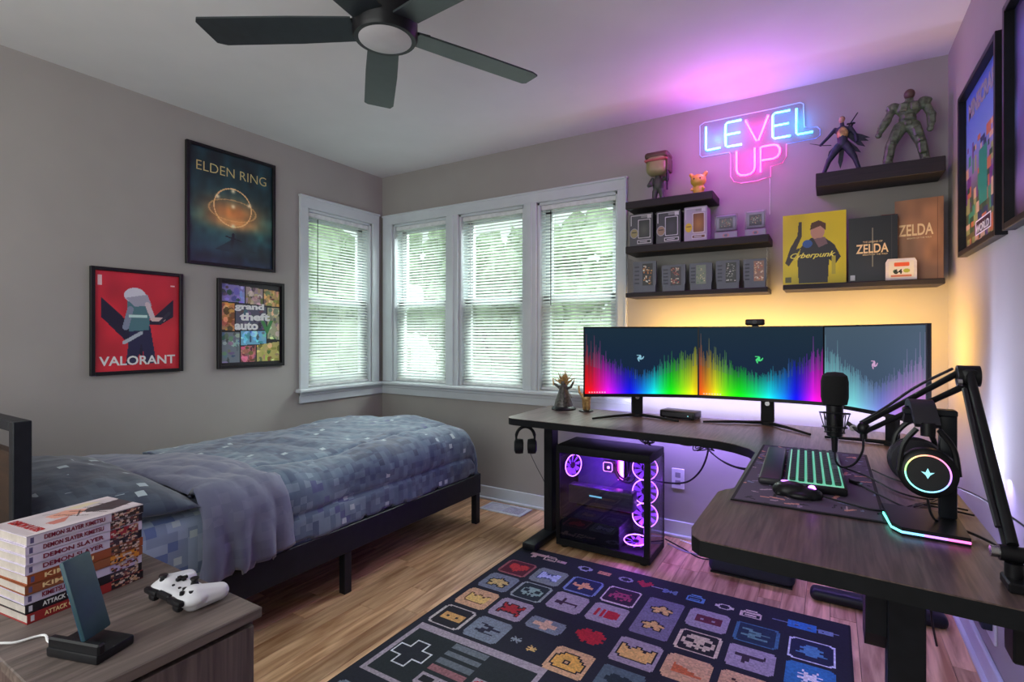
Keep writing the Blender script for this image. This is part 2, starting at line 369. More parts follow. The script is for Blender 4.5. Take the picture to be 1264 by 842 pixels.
def dup(o, parent=None):
    c = o.copy(); COL.objects.link(c); c.parent = parent
    for ch in KIDS.get(o, []) or [x for x in o.children]: dup(ch, c)
    return c
KIDS = {}
def smoothpath(pts, n=6):
    pts = [Vector(p) for p in pts]; out = []
    for i in range(len(pts)-1):
        a = pts[max(i-1, 0)]; b_ = pts[i]; c = pts[i+1]; d = pts[min(i+2, len(pts)-1)]
        for k in range(n):
            t = k/n; out.append(.5*((2*b_)+(-a+c)*t+(2*a-5*b_+4*c-d)*t*t+(-a+3*b_-3*c+d)*t**3))
    out.append(pts[-1]); return out
def cable(name, pts, r, m, label, cat='cable', group=None):
    p = smoothpath(pts); lo = min(p, key=lambda q: q.z); b = B().tube(p, r, 6)
    return one(b, name, m, label, cat, tuple(lo-Vector((0, 0, r))), group)

# ------------------------------------------------------------------ setting
X0, X1, Y0, Y1, HC = -3.11, .46, -.95, 3.05, 2.44
WT = .14
S(B().bb(X0-WT, X1+WT, Y0-WT, Y1+WT, HC, HC+.05), 'ceiling', M['ceiling'], False)
# back wall with three window openings, left wall with one
BW = [(-2.99, -2.435), (-2.325, -1.77), (-1.67, -1.105)]; ZW0, ZW1 = .775, 2.045
LW = (2.335, 2.935)
b = B(); b.bb(X0-WT, X1+WT, Y1, Y1+WT, 0, ZW0).bb(X0-WT, X1+WT, Y1, Y1+WT, ZW1, HC)
for a0, a1 in [(X0-WT, BW[0][0]), (BW[0][1], BW[1][0]), (BW[1][1], BW[2][0]), (BW[2][1], X1+WT)]: b.bb(a0, a1, Y1, Y1+WT, ZW0, ZW1)
S(b, 'wall_back', M['wall'], False)
b = B(); b.bb(X0-WT, X0, Y0, Y1, 0, ZW0).bb(X0-WT, X0, Y0, Y1, ZW1, HC).bb(X0-WT, X0, Y0, LW[0], ZW0, ZW1).bb(X0-WT, X0, LW[1], Y1, ZW0, ZW1)
S(b, 'wall_left', M['wall'], False)
S(B().bb(X1, X1+WT, Y0, Y1, 0, HC), 'wall_right', M['wall'], False)
S(B().bb(X0-WT, X1+WT, Y0-WT, Y0, 0, HC), 'wall_rear', M['wall'], False)
# floor: planks one by one over a dark bed
fl = S(B().bb(X0, X1, Y0, Y1, -.05, -.006), 'floor', M['joint'], False)
pw = .0915; lens = [.62, .88, 1.15]; pm = {}
for L_ in lens:
    bb = B().box((0, 0, -.004), (pw-.0015, L_-.0015, .008), None, .0008); pm[L_] = bb.mesh('plank', False); pm[L_].materials.append(M['floor'])
x = X0; k = 0
while x < X1-.001:
    y = Y0-random.random()*.5; ww = min(pw, X1-x)
    while y < Y1:
        L_ = random.choice(lens)
        ya, yb = max(y, Y0), min(y+L_, Y1)
        if yb-ya > .02:
            if ya == y and yb == y+L_ and ww == pw: me = pm[L_]
            else:
                me = B().box((0, 0, -.004), (ww-.0015, yb-ya-.0015, .008), None, .0008).mesh('plank', False); me.materials.append(M['floor'])
            o = bpy.data.objects.new('plank', me); COL.objects.link(o); o.parent = fl; o.location = (x+ww/2, (ya+yb)/2, 0)
        y += L_
    x += pw
# baseboards
def bboard(name, x0, x1, y0, y1, dx, dy):
    b = B(); t, q = .014, .028
    b.bb(min(x0, x0+dx*t), max(x1, x1+dx*t) if dx else x1, min(y0, y0+dy*t), max(y1, y1+dy*t) if dy else y1, 0, .092, .003)
    b.bb(min(x0, x0+dx*q), max(x1, x1+dx*q) if dx else x1, min(y0, y0+dy*q), max(y1, y1+dy*q) if dy else y1, 0, .018, .004)
    S(b, name, M['trim'])
bboard('baseboard_back', X0, X1, Y1, Y1, 0, -1); bboard('baseboard_left', X0, X0, Y0, Y1, 1, 0); bboard('baseboard_right', X1, X1, Y0, Y1, -1, 0); bboard('baseboard_rear', X0, X1, Y0, Y0, 0, 1)
# window casings
b = B()
ct = .02
b.bb(-3.085, -1.045, Y1-ct, Y1, 2.045, 2.115, .003).bb(-3.09, -1.04, Y1-.028, Y1, 2.108, 2.122, .003)
for a0, a1 in [(-3.085, -2.99), (-2.435, -2.325), (-1.77, -1.67), (-1.105, -1.045)]: b.bb(a0, a1, Y1-ct, Y1, .79, 2.047, .003)
for a in (-2.38, -1.72): b.bb(a-.018, a+.018, Y1-.027, Y1, .79, 2.045, .003)
b.bb(-1.058, -1.045, Y1-.028, Y1, .79, 2.12, .003)
S(b, 'trim_1', M['trim'])
S(B().bb(-3.11, -1.0, Y1-.055, Y1+.02, .765, .79, .006).bb(-3.1, -1.02, Y1-.016, Y1, .69, .765, .003).bb(-3.1, -1.02, Y1-.022, Y1, .74, .765, .004), 'trim_2', M['trim'])
b = B(); b.bb(X0, X0+ct, 2.27, 3.0, 2.045, 2.122, .003).bb(X0, X0+.028, 2.265, 3.005, 2.115, 2.13, .003)
b.bb(X0, X0+ct, 2.27, 2.335, .79, 2.047, .003).bb(X0, X0+ct, 2.935, 3.0, .79, 2.047, .003)
S(b, 'trim_3', M['trim'])
S(B().bb(X0-.02, X0+.055, 2.245, 3.05, .765, .79, .006).bb(X0, X0+.016, 2.27, 3.05, .69, .765, .003).bb(X0, X0+.022, 2.27, 3.05, .74, .765, .004), 'trim_4', M['trim'])

slat_me = {}
def window(n, wall, a0, a1, wand):
    """a runs along the wall; depth b is positive into the room"""
    z0, z1 = ZW0, ZW1
    def bx(B_, aa, ab, ba, bb_, za, zb, bev=.002):
        if wall == 'back': B_.bb(aa, ab, Y1-bb_, Y1-ba, za, zb, bev)
        else: B_.bb(X0+ba, X0+bb_, aa, ab, za, zb, bev)
    loc = ((a0+a1)/2, Y1+.07, z0) if wall == 'back' else (X0-.07, (a0+a1)/2, z0)
    win = T('window_%d' % n, None, None, loc, 0, None, 'structure')
    f = B(); t = .018
    bx(f, a0, a0+t, -.14, 0, z0, z1); bx(f, a1-t, a1, -.14, 0, z0, z1); bx(f, a0, a1, -.14, 0, z1-t, z1); bx(f, a0, a1, -.14, 0, z0, z0+t)
    P(f, 'frame', M['trim'], win)
    zm = 1.40
    for nm, (s0, s1, b0, b1) in {'upper_sash': (zm-.02, z1-t, -.115, -.085), 'lower_sash': (z0+t, zm+.025, -.083, -.053)}.items():
        s = B(); st = .05; la, lb = a0+t, a1-t
        bx(s, la, la+st, b0, b1, s0, s1); bx(s, lb-st, lb, b0, b1, s0, s1); bx(s, la, lb, b0, b1, s0, s0+(.045 if nm == 'upper_sash' else .07)); bx(s, la, lb, b0, b1, s1-.045, s1)
        so = P(s, nm, M['trim'], win)
        g = B(); bx(g, la+st-.005, lb-st+.005, (b0+b1)/2-.002, (b0+b1)/2+.002, s0+.04, s1-.04, 0); P(g, 'pane', M['pane'], so)
    # blind
    names = {1: 'white slatted blind in the single window on the poster wall', 2: 'white slatted blind in the window next to the room corner',
             3: 'white slatted blind in the middle window of the row of three', 4: 'white slatted blind in the window behind the desk beside the shelves'}
    bl = T('window_blind', names[n], 'blind', loc, 0, 'white slatted blinds in the windows')
    la, lb = a0+t+.004, a1-t-.004; bc = -.028
    h = B(); bx(h, la, lb, bc-.014, bc+.014, z1-t-.03, z1-t-.001); P(h, 'headrail', M['blindrail'], bl)
    zt = z1-t-.042; zb = z0+t+.03; ns = int((zt-zb)/.0215)
    W_ = lb-la-.006; key = round(W_, 3)
    if key not in slat_me:
        q = bmesh.new(); prof = [(-.0125, 0), (-.0045, .0016), (.0045, .0016), (.0125, 0)]
        A = [q.verts.new((-W_/2, y, z)) for y, z in prof]; C = [q.verts.new((W_/2, y, z)) for y, z in prof]
        for i in range(3): q.faces.new((A[i], C[i], C[i+1], A[i+1]))
        me = bpy.data.meshes.new('slat'); q.to_mesh(me); q.free(); me.materials.append(M['slat']); me.shade_smooth(); slat_me[key] = me
    for i in range(ns+1):
        z = zb+(zt-zb)*i/ns; o = bpy.data.objects.new('slat', slat_me[key]); COL.objects.link(o); o.parent = bl
        wpos = Vector(((la+lb)/2, Y1-bc, z)) if wall == 'back' else Vector((X0+bc, (la+lb)/2, z))
        o.location = wpos-Vector(loc)
        tilt = R(-34+random.uniform(-1.5, 1.5))
        o.rotation_euler = (-tilt, 0, 0) if wall == 'back' else (-tilt, 0, R(90))
    r = B(); bx(r, la, lb, bc-.012, bc+.012, zb-.026, zb-.010); P(r, 'bottom_rail', M['blindrail'], bl)
    c = B()
    for q in (.18, .5, .82) if W_ > .5 else (.2, .8):
        a = la+q*W_
        for d in (-.0135, .0135): bx(c, a-.0008, a+.0008, bc+d-.0006, bc+d+.0006, zb-.01, zt+.01, 0)
    P(c, 'ladder_cord', M['cord'], bl)
    wd = B(); a = la+.075
    p = (a, Y1-bc-.02, 0) if wall == 'back' else (X0+bc+.02, a, 0)
    wd.cyl((p[0], p[1], 1.46 if n != 4 else 1.36), (p[0], p[1], zt), .0028, seg=8); P(wd, 'wand', M['black'] if n in (1, 4) else M['blindrail'], bl)
window(1, 'left', LW[0], LW[1], 0)
for i, (a0, a1) in enumerate(BW): window(i+2, 'back', a0, a1, 0)
# outlet on the back wall and cable box on the right wall
def outlet(name, label, c, wall):
    t = T(name, label, 'outlet', c)
    if wall == 'back':
        P(B().box((c[0], Y1-.004, c[2]), (.07, .008, .115), None, .002), 'plate', M['white'], t)
        for dz in (-.022, .022): P(B().box((c[0], Y1-.0085, c[2]+dz), (.03, .002, .028), None, .002), 'socket', M['cart_light'], t)
    else:
        P(B().box((X1-.004, c[1], c[2]), (.008, .13, .11), None, .002), 'plate', M['white'], t)
        P(B().box((X1-.02, c[1], c[2]+.005), (.03, .09, .045), None, .004), 'plug', M['navybox'], t, label='dark blue plug block')
outlet('wall_outlet', 'white wall outlet low on the wall behind the lit tower', (-.745, Y1-.001, .335), 'back')
outlet('wall_outlet', 'white outlet with a dark plug low under the desk beside the boom arm clamp', (X1-.001, 2.30, .215), 'right')
# floor vent
t = T('floor_vent', 'white metal floor vent between the bed foot and the desk leg', 'vent', (-1.84, 2.92, 0))
b = B(); b.bb(-2.0, -1.68, 2.84, 2.862, 0, .006, .001).bb(-2.0, -1.68, 2.978, 3.0, 0, .006, .001).bb(-2.0, -1.976, 2.862, 2.978, 0, .006, .001).bb(-1.704, -1.68, 2.862, 2.978, 0, .006, .001).bb(-1.846, -1.834, 2.862, 2.978, 0, .006, .001)
P(b, 'frame', M['trim'], t)
P(B().bb(-1.99, -1.69, 2.85, 2.99, .0002, .001), 'duct_shade_plate', M['matte'], t)  # dark sheet standing in for the shade inside the duct, under the grille
b = B()
for i in range(20):
    x = -1.972+i*.0068
    b.box((x, 2.92, .0035), (.0035, .116, .002))
for i in range(20):
    x = -1.830+i*.0064
    b.box((x, 2.92, .0035), (.0022, .116, .002))
P(b, 'grille', M['blindrail'], t, kind='stuff')
# outdoors
S(B().bb(-14, 10, 3.3, 22, -.6, -.5).bb(-16, -3.4, -6, 22, -.6, -.5), 'ground', M['lawn'], False)
for i, (x, y, r_, h) in enumerate([(-3.3, 9.5, 1.5, 1.9), (1.1, 10.5, 1.6, 1.7), (-8.2, 12, 1.8, 2.4), (-8.6, 6.2, 1.5, 1.7), (-8.9, 2.4, 1.5, 2.0)]):
    t = T('tree', 'leafy green tree outside behind the window blinds', 'tree', (x, y, -.5), 0, 'trees outside the windows')
    P(B().cyl((x, y, -.5), (x, y, h), .14, .09), 'trunk', M['bark'], t)
    b = B()
    for k in range(110): b.ball((x+random.uniform(-1.15, 1.15)*r_, y+random.uniform(-.8, .8)*r_, random.uniform(-.2, h+r_*.9)), r_*random.uniform(.10, .30), u=12, v=8)
    for v in b.bm.verts: v.co += mnoise.noise_vector(v.co*4)*.22
    P(b, 'foliage', M['leaf'], t)

# ------------------------------------------------------------------ bed
bed = T('bed', 'black metal platform bed with an open frame and a wood panel headboard', 'bed', (-2.36, 1.55, 0))
BX0, BX1, BY0, BY1 = -2.885, -1.844, .525, 2.64
b = B().bb(BX1-.035, BX1, BY0, BY1, .185, .305, .003); P(b, 'side_rail', M['metal'], bed)
b = B().bb(BX0, BX0+.035, BY0, BY1, .185, .305, .003); P(b, 'side_rail', M['metal'], bed)
P(B().bb(BX0+.035, BX1-.035, BY1-.035, BY1, .185, .305, .003), 'foot_rail', M['metal'], bed)
P(B().bb(BX0+.035, BX1-.035, BY0, BY0+.035, .185, .305, .003), 'head_rail', M['metal'], bed)
P(B().bb((BX0+BX1)/2-.02, (BX0+BX1)/2+.02, BY0+.035, BY1-.035, .2, .24, .003), 'centre_rail', M['metal'], bed)
for x in (BX1-.042, BX0+.004):
    P(B().bb(x, x+.038, BY1-.044, BY1-.004, 0, .185, .002), 'leg', M['metal'], bed)
    P(B().bb(x, x+.038, 1.585, 1.625, 0, .185, .002), 'leg', M['metal'], bed)
    P(B().bb(x, x+.038, BY0-.004, BY0+.016, 0, .185, .002), 'leg', M['metal'], bed)
sl = B().bb(BX0+.03, BX1-.03, -.035, .035, .24, .256, .002).mesh('slat'); sl.materials.append(M['metal'])
for i in range(10):
    o = bpy.data.objects.new('slat', sl.copy() if i == 0 else o0.data); COL.objects.link(o); o.parent = bed
    if i == 0: o.data.transform(Matrix.Translation((2.36, 0, 0))); o0 = o
    o.location = (0, BY0+.12+i*.205-1.55, 0)
for x in (BX1-.032, BX0): P(B().bb(x, x+.032, BY0-.045, BY0-.006, 0, .932, .002), 'headboard_post', M['metal'], bed)
P(B().bb(BX0+.032, BX1-.032, BY0-.045, BY0-.006, .905, .932, .002), 'headboard_rail', M['metal'], bed)
P(B().bb(BX0+.032, BX1-.032, BY0-.04, BY0-.012, .35, .845, .002), 'headboard_panel', M['headpanel'], bed)
MX0, MX1, MY0, MY1 = -2.87, -1.875, .53, 2.59
me = B().bb(MX0, MX1, MY0, MY1, .257, .545, .05, 4).mesh('mattress')
one(me, 'mattress', M['sheet'], 'mattress in a pale blue pixel patterned sheet on the black bed frame', 'mattress', (-2.36, 1.55, .257))
def fold(pts_fn, nu, nv, thick=.018):
    q = bmesh.new(); g = [[q.verts.new(pts_fn(i/nu, j/nv)) for j in range(nv+1)] for i in range(nu+1)]
    for i in range(nu):
        for j in range(nv): q.faces.new((g[i][j], g[i+1][j], g[i+1][j+1], g[i][j+1]))
    bmesh.ops.recalc_face_normals(q, faces=q.faces); me = bpy.data.meshes.new('cloth'); q.to_mesh(me); q.free(); me.shade_smooth(); return me
def cloth_pt(s, t, z_top, drop_r, nearX, footY, amp, seed, lift=0):
    """s metres from wall side across and down the near side, t metres along Y past footY falls down the foot end"""
    def wrap(a, L, r):
        if a < L-r: return a, 0
        q = (a-(L-r))/r
        if q < PI/2: return L-r+r*math.sin(q), -r*(1-math.cos(q))
        return L, -r-(a-(L-r)-r*PI/2)
    x, dz = wrap(s, nearX-MX0+.0, drop_r)
    y, dz2 = wrap(t, footY-.5, drop_r+.02)
    z = z_top+dz+dz2
    # soft crown across the bed
    cr_ = (1-((x-.5)/.52)**2); z += .035*max(cr_, 0)*(1 if dz2 > -.02 else 0)
    p = Vector((MX0+x, .5+y, z)); nz = mnoise.noise(Vector((s*2.2, t*2.2, seed)))*.6+mnoise.noise(Vector((s*7+t*3, t*5-s*2, seed+3)))*.35
    nz += .55*abs(mnoise.noise(Vector((s*4-t*7, t*3, seed+9))))+.28*abs(mnoise.noise(Vector((s*11+t*9, t*13-s*5, seed+5))))
    side = min(1, max(0, -dz/.08)); foot = min(1, max(0, -dz2/.08))
    p.z += amp*nz*(1-side)*(1-foot); p.x += amp*nz*side*.9; p.y += amp*nz*foot
    p.z += lift; return p
cw = (MX1-MX0)
def comf(u, v):
    s = -.0+u*(cw+.33); t = .72+v*(2.13-.72+.27)
    p = cloth_pt(s, t, .572, .075, MX1+.012, 2.60, .030, 1.5)
    # quilting seams
    for sx in (cw-.16, cw+.13):
        d = abs(s-sx)
        if d < .02: p.z -= .016*(1-d/.02)*(1 if s < cw else 0); p.x -= .016*(1-d/.02)*(1 if s >= cw-.05 else 0)
    if v*(1.68) < .08: p.z += .0
    p.z = max(p.z, .315) if p.x > -1.9 and p.y < 2.55 else max(p.z, .312)
    return p
me = fold(comf, 110, 170)
c = one(me, 'comforter', M['comforter'], 'blue grey pixel camouflage comforter spread over the bed', 'comforter', (-2.36, 1.75, .3))
so = c.modifiers.new('s', 'SOLIDIFY'); so.thickness = .012; so.offset = 1
def turn(u, v):   # the turned-back band of the comforter, draping down the near side
    s = .0+u*(cw+.315); t0 = .50+.0; 
    q = v
    y0 = .33+.10*math.sin(u*2.2)*(1 if u < .7 else 1)+.06*u; y1 = .74-.10*(1-u)**2+.08*u
    t = y0+(y1-y0)*q
    p = cloth_pt(s, t, .598, .085, MX1+.028, 9, .034, 7.7)
    edge = math.sin(PI*min(max(q, 0), 1))**.5
    p.z -= .030*(1-edge)*(1 if s < cw-.02 else 0); p.x -= .022*(1-edge)*(1 if s >= cw-.05 else 0)
    if s > cw: p.y += .012*math.sin(q*16+s*3)*(s-cw)*3; p.x += .012*math.sin(q*22)*min(1, (s-cw)*4)
    p.z = max(p.z, .309+.004*math.sin(q*9)) if s > cw else p.z
    return p
tb = put(fold(turn, 90, 50), 'turned_back_band', M['lining'], c, label='grey lavender turned back edge of the comforter')
so = tb.modifiers.new('s', 'SOLIDIFY'); so.thickness = .016; so.offset = 1
# pillow
def pil(u, v):
    th = 1-abs(2*u-1)**3.2; ph = 1-abs(2*v-1)**2.4; return th, ph
q = bmesh.new(); nu, nv = 60, 36; top = []; bot = []
def ppt(u, v, sg):
    a, c_ = pil(u, v); k = (max(a, 0)*max(c_, 0))**.55; x = -2.83+.97*u; y = .525+.43*v
    bulge = .085*k; wr = .010*mnoise.noise(Vector((u*9, v*6, 3)))+.012*abs(mnoise.noise(Vector((u*5+v*6, v*3, 8))))
    zc = .615+.03*math.sin(PI*u)-.045*v
    return Vector((x+.01*math.sin(v*9), y+.012*math.sin(u*8), zc+sg*bulge*(1 if sg > 0 else .55)+(wr*k if sg > 0 else 0)))
for sg in (1, -1):
    g = [[q.verts.new(ppt(i/nu, j/nv, sg)) for j in range(nv+1)] for i in range(nu+1)]
    for i in range(nu):
        for j in range(nv): q.faces.new((g[i][j], g[i+1][j], g[i+1][j+1], g[i][j+1]))
bmesh.ops.remove_doubles(q, verts=q.verts, dist=.0005); bmesh.ops.recalc_face_normals(q, faces=q.faces)
me = bpy.data.meshes.new('pillow'); q.to_mesh(me); q.free(); me.shade_smooth()
one(me, 'pillow', M['pillow'], 'dark slate blue pillow against the headboard of the bed', 'pillow', (-2.35, .73, .56))

# ------------------------------------------------------------------ nightstand and what stands on it
NZ = .58
ns_ = T('nightstand', 'grey brown wood nightstand with a drawer beside the bed', 'nightstand', (-1.33, .49, 0))
P(B().bb(-1.62, -1.04, .315, .67, NZ-.022, NZ, .002), 'top', M['nightstand'], ns_)
P(B().bb(-1.60, -1.062, .335, .353, .04, NZ-.022, .001), 'side_panel', M['nightside'], ns_)
P(B().bb(-1.60, -1.062, .644, .662, .04, NZ-.022, .001), 'side_panel', M['nightside'], ns_)
P(B().bb(-1.60, -1.59, .353, .644, .04, NZ-.022), 'back_panel', M['nightside'], ns_)
P(B().bb(-1.59, -1.07, .353, .644, .04, .06), 'bottom_panel', M['nightside'], ns_)
for z0, z1 in ((.33, NZ-.034), (.07, .322)):
    d = P(B().bb(-1.07, -1.046, .325, .655, z0, z1, .0015), 'drawer', M['nightside'], ns_); P(B().cyl((-1.03, .43, (z0+z1)/2), (-1.03, .55, (z0+z1)/2), .005).cyl((-1.046, .44, (z0+z1)/2), (-1.03, .44, (z0+z1)/2), .004).cyl((-1.046, .54, (z0+z1)/2), (-1.03, .54, (z0+z1)/2), .004), 'handle', M['metal'], d)
for x in (-1.59, -1.10):
    for y in (.34, .63): P(B().bb(x, x+.03, y, y+.025, 0, .04, .002), 'leg', M['metal'], ns_)
# stacked books, spines towards +x
spine = [((206, 196, 212), 'ink_maroon', 'DEMON SLAYER KIMETSU', (60, 45, 40)), ((205, 194, 214), 'ink_maroon', 'DEMON SLAYER KIMETSU', (70, 50, 45)),
         ((208, 198, 218), 'ink_maroon', 'DEMON SLAYER', (150, 40, 50)), ((205, 196, 216), 'ink_maroon', 'DEMON SLAYER', (60, 45, 55)),
         ((150, 75, 40), 'ink_tan', 'KIMETSU', (90, 60, 40)), ((140, 80, 50), 'ink_tan', 'KIMETSU', (205, 130, 40)),
         ((200, 190, 215), 'ink_maroon', 'KIMETSU NO YAIBA', (180, 165, 200)), ((28, 26, 34), 'ink_white', 'ATTACK ON TITAN', (60, 50, 60)), ((150, 42, 44), 'ink_tan', 'ATTACK ON TITAN', (30, 28, 34))]
desc = ['topmost book of the stack with a drawn cover and white spine', 'second book from the top with white spine in the nightstand stack', 'third book from the top with white spine and red end picture',
        'fourth book from the top with white spine above the orange pair', 'upper of the two orange brown spined books in the stack', 'orange spined book with a golden end just above a white one',
        'white spined book between orange and black spined ones', 'black spined book second from the bottom of the stack', 'red spined book at the bottom of the stack on the nightstand']
bt = .0198; rot0 = R(97.5)
for i in range(9):
    z = NZ+(8-i)*bt; rz = rot0-R(90)+R(random.uniform(-.8, .8)); L_ = .222; Wd = .145
    ofs = Vector((-1.392-.0, .488, z)); 
    ofs.x += (.004*random.uniform(-1, 1)); ofs.y += random.uniform(-.002, .002)
    bk = T('book', desc[i], 'book', tuple(ofs), rz, 'manga volumes stacked on the nightstand')
    # local: spine face at x=0, body to -x, length along y
    P(B().bb(-Wd, 0, -L_/2, L_/2, bt-.0022, bt-.0004, .0003), 'cover', mat('cover_%d' % i, srgb(*spine[i][0])), bk, False)
    P(B().bb(-Wd, 0, -L_/2, L_/2, 0, .0018, .0003), 'cover', mat('cover_b%d' % i, srgb(*spine[i][0])), bk, False)
    P(B().bb(-Wd+.003, -.002, -L_/2+.002, L_/2-.002, .0018, bt-.0022), 'pages', M['paper'], bk, False)
    cv = Cv(110, 10, spine[i][0]); cv.rect(76, 0, 110, 10, spine[i][3]); r_ = np.random.RandomState(i)
    for k in range(40):
        xx = r_.randint(76, 108); yy = r_.randint(0, 9); cv.rect(xx, yy, xx+3, yy+2, [(200, 180, 170), (120, 60, 60), (30, 25, 30), (190, 150, 120)][r_.randint(4)])
    cv.rect(3, 2, 6, 8, [(90, 80, 120), (200, 200, 210)][i > 6])
    cv.rect(106, 0, 110, 10, (25, 22, 26) if i in (0, 1, 3, 7, 8) else spine[i][0])
    sp = put(print_mesh(cv, L_, bt-.0004, frame3((0, -L_/2, 0), (0, 1, 0), (0, 0, 1))), 'spine', M['boxprint'], bk, False)
    put(letter_mesh(spine[i][2], L_*(.5 if i < 4 else .4), bt*.48, frame3((.0004, -L_/2+L_*.13, bt*.28), (0, 1, 0), (0, 0, 1)), bold=.02), 'lettering', M[spine[i][1]], sp, False)
    if i == 0:
        cv = Cv(110, 74, (212, 200, 205)); cv.cloud(.08, 5, 3)
        cv.poly([(70, 30), (112, 24), (112, 52), (84, 60), (66, 44)], (70, 66, 72)); cv.poly([(38, 20), (60, 14), (74, 30), (62, 42), (40, 36)], (225, 160, 140)); cv.poly([(28, 44), (52, 40), (40, 56), (30, 56)], (200, 120, 110))
        for k in range(12): cv.line(40+k*5, 10+(k*13) % 40, 52+k*5, 22+(k*17) % 44, .7, (60, 40, 40))
        cv.poly([(60, 8), (86, 6), (96, 16), (70, 20)], (220, 205, 170)); cv.rect(2, 2, 8, 70, (205, 190, 195))
        tp = put(print_mesh(cv, L_, Wd, frame3((0, -L_/2, bt+.0001), (0, 1, 0), (-1, 0, 0))), 'cover_art', M['boxprint'], bk, False)
        put(letter_mesh('DEMON SLAYER', Wd*.8, .018, frame3((-Wd*.9, -L_/2+.022, bt+.0004), (1, 0, 0), (0, 1, 0)), bold=.03), 'lettering', M['ink_red'], tp, False)
# controller: bumper side towards the camera (-y), grips +y
ct_ = T('game_controller', 'white game controller lying on the nightstand', 'controller', (-1.205, .585, NZ), R(2))
b = B(); b.box((0, 0, .026), (.098, .062, .026), None, .012, 3); b.ball((-.048, -.002, .027), (.034, .034, .017)); b.ball((.048, -.002, .027), (.034, .034, .017))
[b.limb((q*.050, .0, .025), (q*.062, .050, .021), .027, .019) for q in (-1, 1)]; b.box((0, .012, .026), (.10, .05, .024), None, .011, 3)
put(fuse(b, .0024, 8), 'shell', M['white'], ct_, False)
b = B(); b.box((-.046, -.034, .029), (.048, .014, .013), None, .005, 2); b.box((.046, -.034, .029), (.048, .014, .013), None, .005, 2); b.box((0, -.032, .030), (.045, .012, .014), None, .003)
P(b, 'bumper', M['black'], ct_, False)
for x in (-.047, .047): P(B().box((x, -.030, .016), (.024, .014, .014), None, .005, 2), 'trigger', M['black'], ct_, False)
for x, y in ((-.048, -.010), (.026, .016)): P(B().cyl((x, y, .04), (x, y, .047), .0085, .007).cyl((x, y, .047), (x, y, .054), .006, .0085).cyl((x, y, .0538), (x, y, .0555), .0092, .0085), 'thumbstick', M['black'], ct_, False)
P(B().box((-.024, .016, .0425), (.024, .008, .006), None, .001).box((-.024, .016, .0425), (.008, .024, .006), None, .001), 'direction_pad', M['black'], ct_, False)
for x, y in ((.048, -.022), (.048, .002), (.036, -.010), (.060, -.010)): P(B().cyl((x, y, .040), (x, y, .0465), .0052, .0045, 12), 'face_button', M['black'], ct_, False)
for x in (-.012, .012): P(B().cyl((x, -.008, .039), (x, -.008, .0412), .003, .003, 10), 'menu_button', M['black'], ct_, False)
# phone on a charging stand
vd = Vector((-.5225, .8526, 0)); rd = Vector((.8526, .5225, 0))
c0 = Vector((-1.168, .412, NZ))
ds = T('charging_stand', 'black angular phone charging stand in front of the books', 'phone stand', tuple(c0))
cr = Vector((.95, .31, 0)).normalized(); cf = Vector((0, 0, 1)).cross(cr)
rotm = Matrix((cr, cf, Vector((0, 0, 1)))).transposed()
P(B().box(c0+Vector((0, 0, .009)), (.118, .072, .018), rotm, .004, 2).box(c0+cf*-.026+Vector((0, 0, .024)), (.118, .014, .02), rotm, .003), 'base', M['black'], ds)
wv = (cr*.62-cf*.78).normalized(); wv = (vd*.97-rd*.10).normalized()
up_ = (Vector((0, 0, 1))*.94-rd*.33+vd*.06).normalized(); wv = (wv-up_*wv.dot(up_)).normalized(); nn = wv.cross(up_)
pr_ = Matrix((wv, nn*-1, up_)).transposed()
pc = c0+Vector((0, 0, .026))+up_*.078+rd*.012
P(B().box(pc-up_*.02-nn*.010, (.04, .006, .11), pr_, .002), 'backrest', M['matte'], ds)
ph = T('phone', 'slim phone in a dark teal case upright on the charging stand', 'phone', tuple(c0+Vector((0, 0, .026))))
P(B().box(pc, (.068, .009, .148), pr_, .004, 2), 'case', mat('teal_case', (.014, .055, .075), .5), ph)
P(B().box(pc+nn*-.0048, (.062, .0006, .14), pr_, 0), 'display', mat('phone_display', (.01, .03, .06), .15, emit=(.04, .2, .5), es=.35), ph)
cable('charging_cable', [c0+Vector((-.05, -.02, .008)), c0+Vector((-.085, -.035, .006)), c0+Vector((-.13, -.03, .003)), (-1.31, .345, .584), (-1.33, .318, .585), (-1.345, .29, .55), (-1.35, .275, .40), (-1.38, .26, .2)], .0022, M['cord'], 'thin white charging cable trailing off the nightstand')

# ------------------------------------------------------------------ posters
def poster(name, label, wall, a0, a1, z0, z1, cv, fw=.018, dep=.022):
    if wall == 'left':
        loc = (X0, (a0+a1)/2, z0); right = (0, 1, 0); ox = lambda a, d, z: (X0+d, a, z); W_ = a1-a0
    else:
        loc = (X1, (a0+a1)/2, z0); right = (0, -1, 0); ox = lambda a, d, z: (X1-d, a, z); W_ = a1-a0
    t = T(name, label, 'poster', loc)
    def bx(b, aa, ab, da, db, za, zb):
        p, q = ox(aa, da, za), ox(ab, db, zb); b.bb(min(p[0], q[0]), max(p[0], q[0]), min(p[1], q[1]), max(p[1], q[1]), za, zb, .0015)
    f = B(); bx(f, a0, a0+fw, 0, dep, z0, z1); bx(f, a1-fw, a1, 0, dep, z0, z1); bx(f, a0+fw, a1-fw, 0, dep, z0, z0+fw); bx(f, a0+fw, a1-fw, 0, dep, z1-fw, z1)
    P(f, 'frame', M['black'], t)
    f = B(); bx(f, a0+fw*.5, a1-fw*.5, .001, .006, z0+fw*.5, z1-fw*.5); P(f, 'backing', M['matte'], t)
    start = a0+fw if wall == 'left' else a1-fw
    m = frame3(ox(start, .0068, z0+fw), right, (0, 0, 1))
    p = put(print_mesh(cv, W_-2*fw, z1-z0-2*fw, m), 'print', M['poster'], t)
    return t, p, m, W_-2*fw, z1-z0-2*fw
def off(m, x, y, z=.0006): return m @ Matrix.Translation((x, y, z))
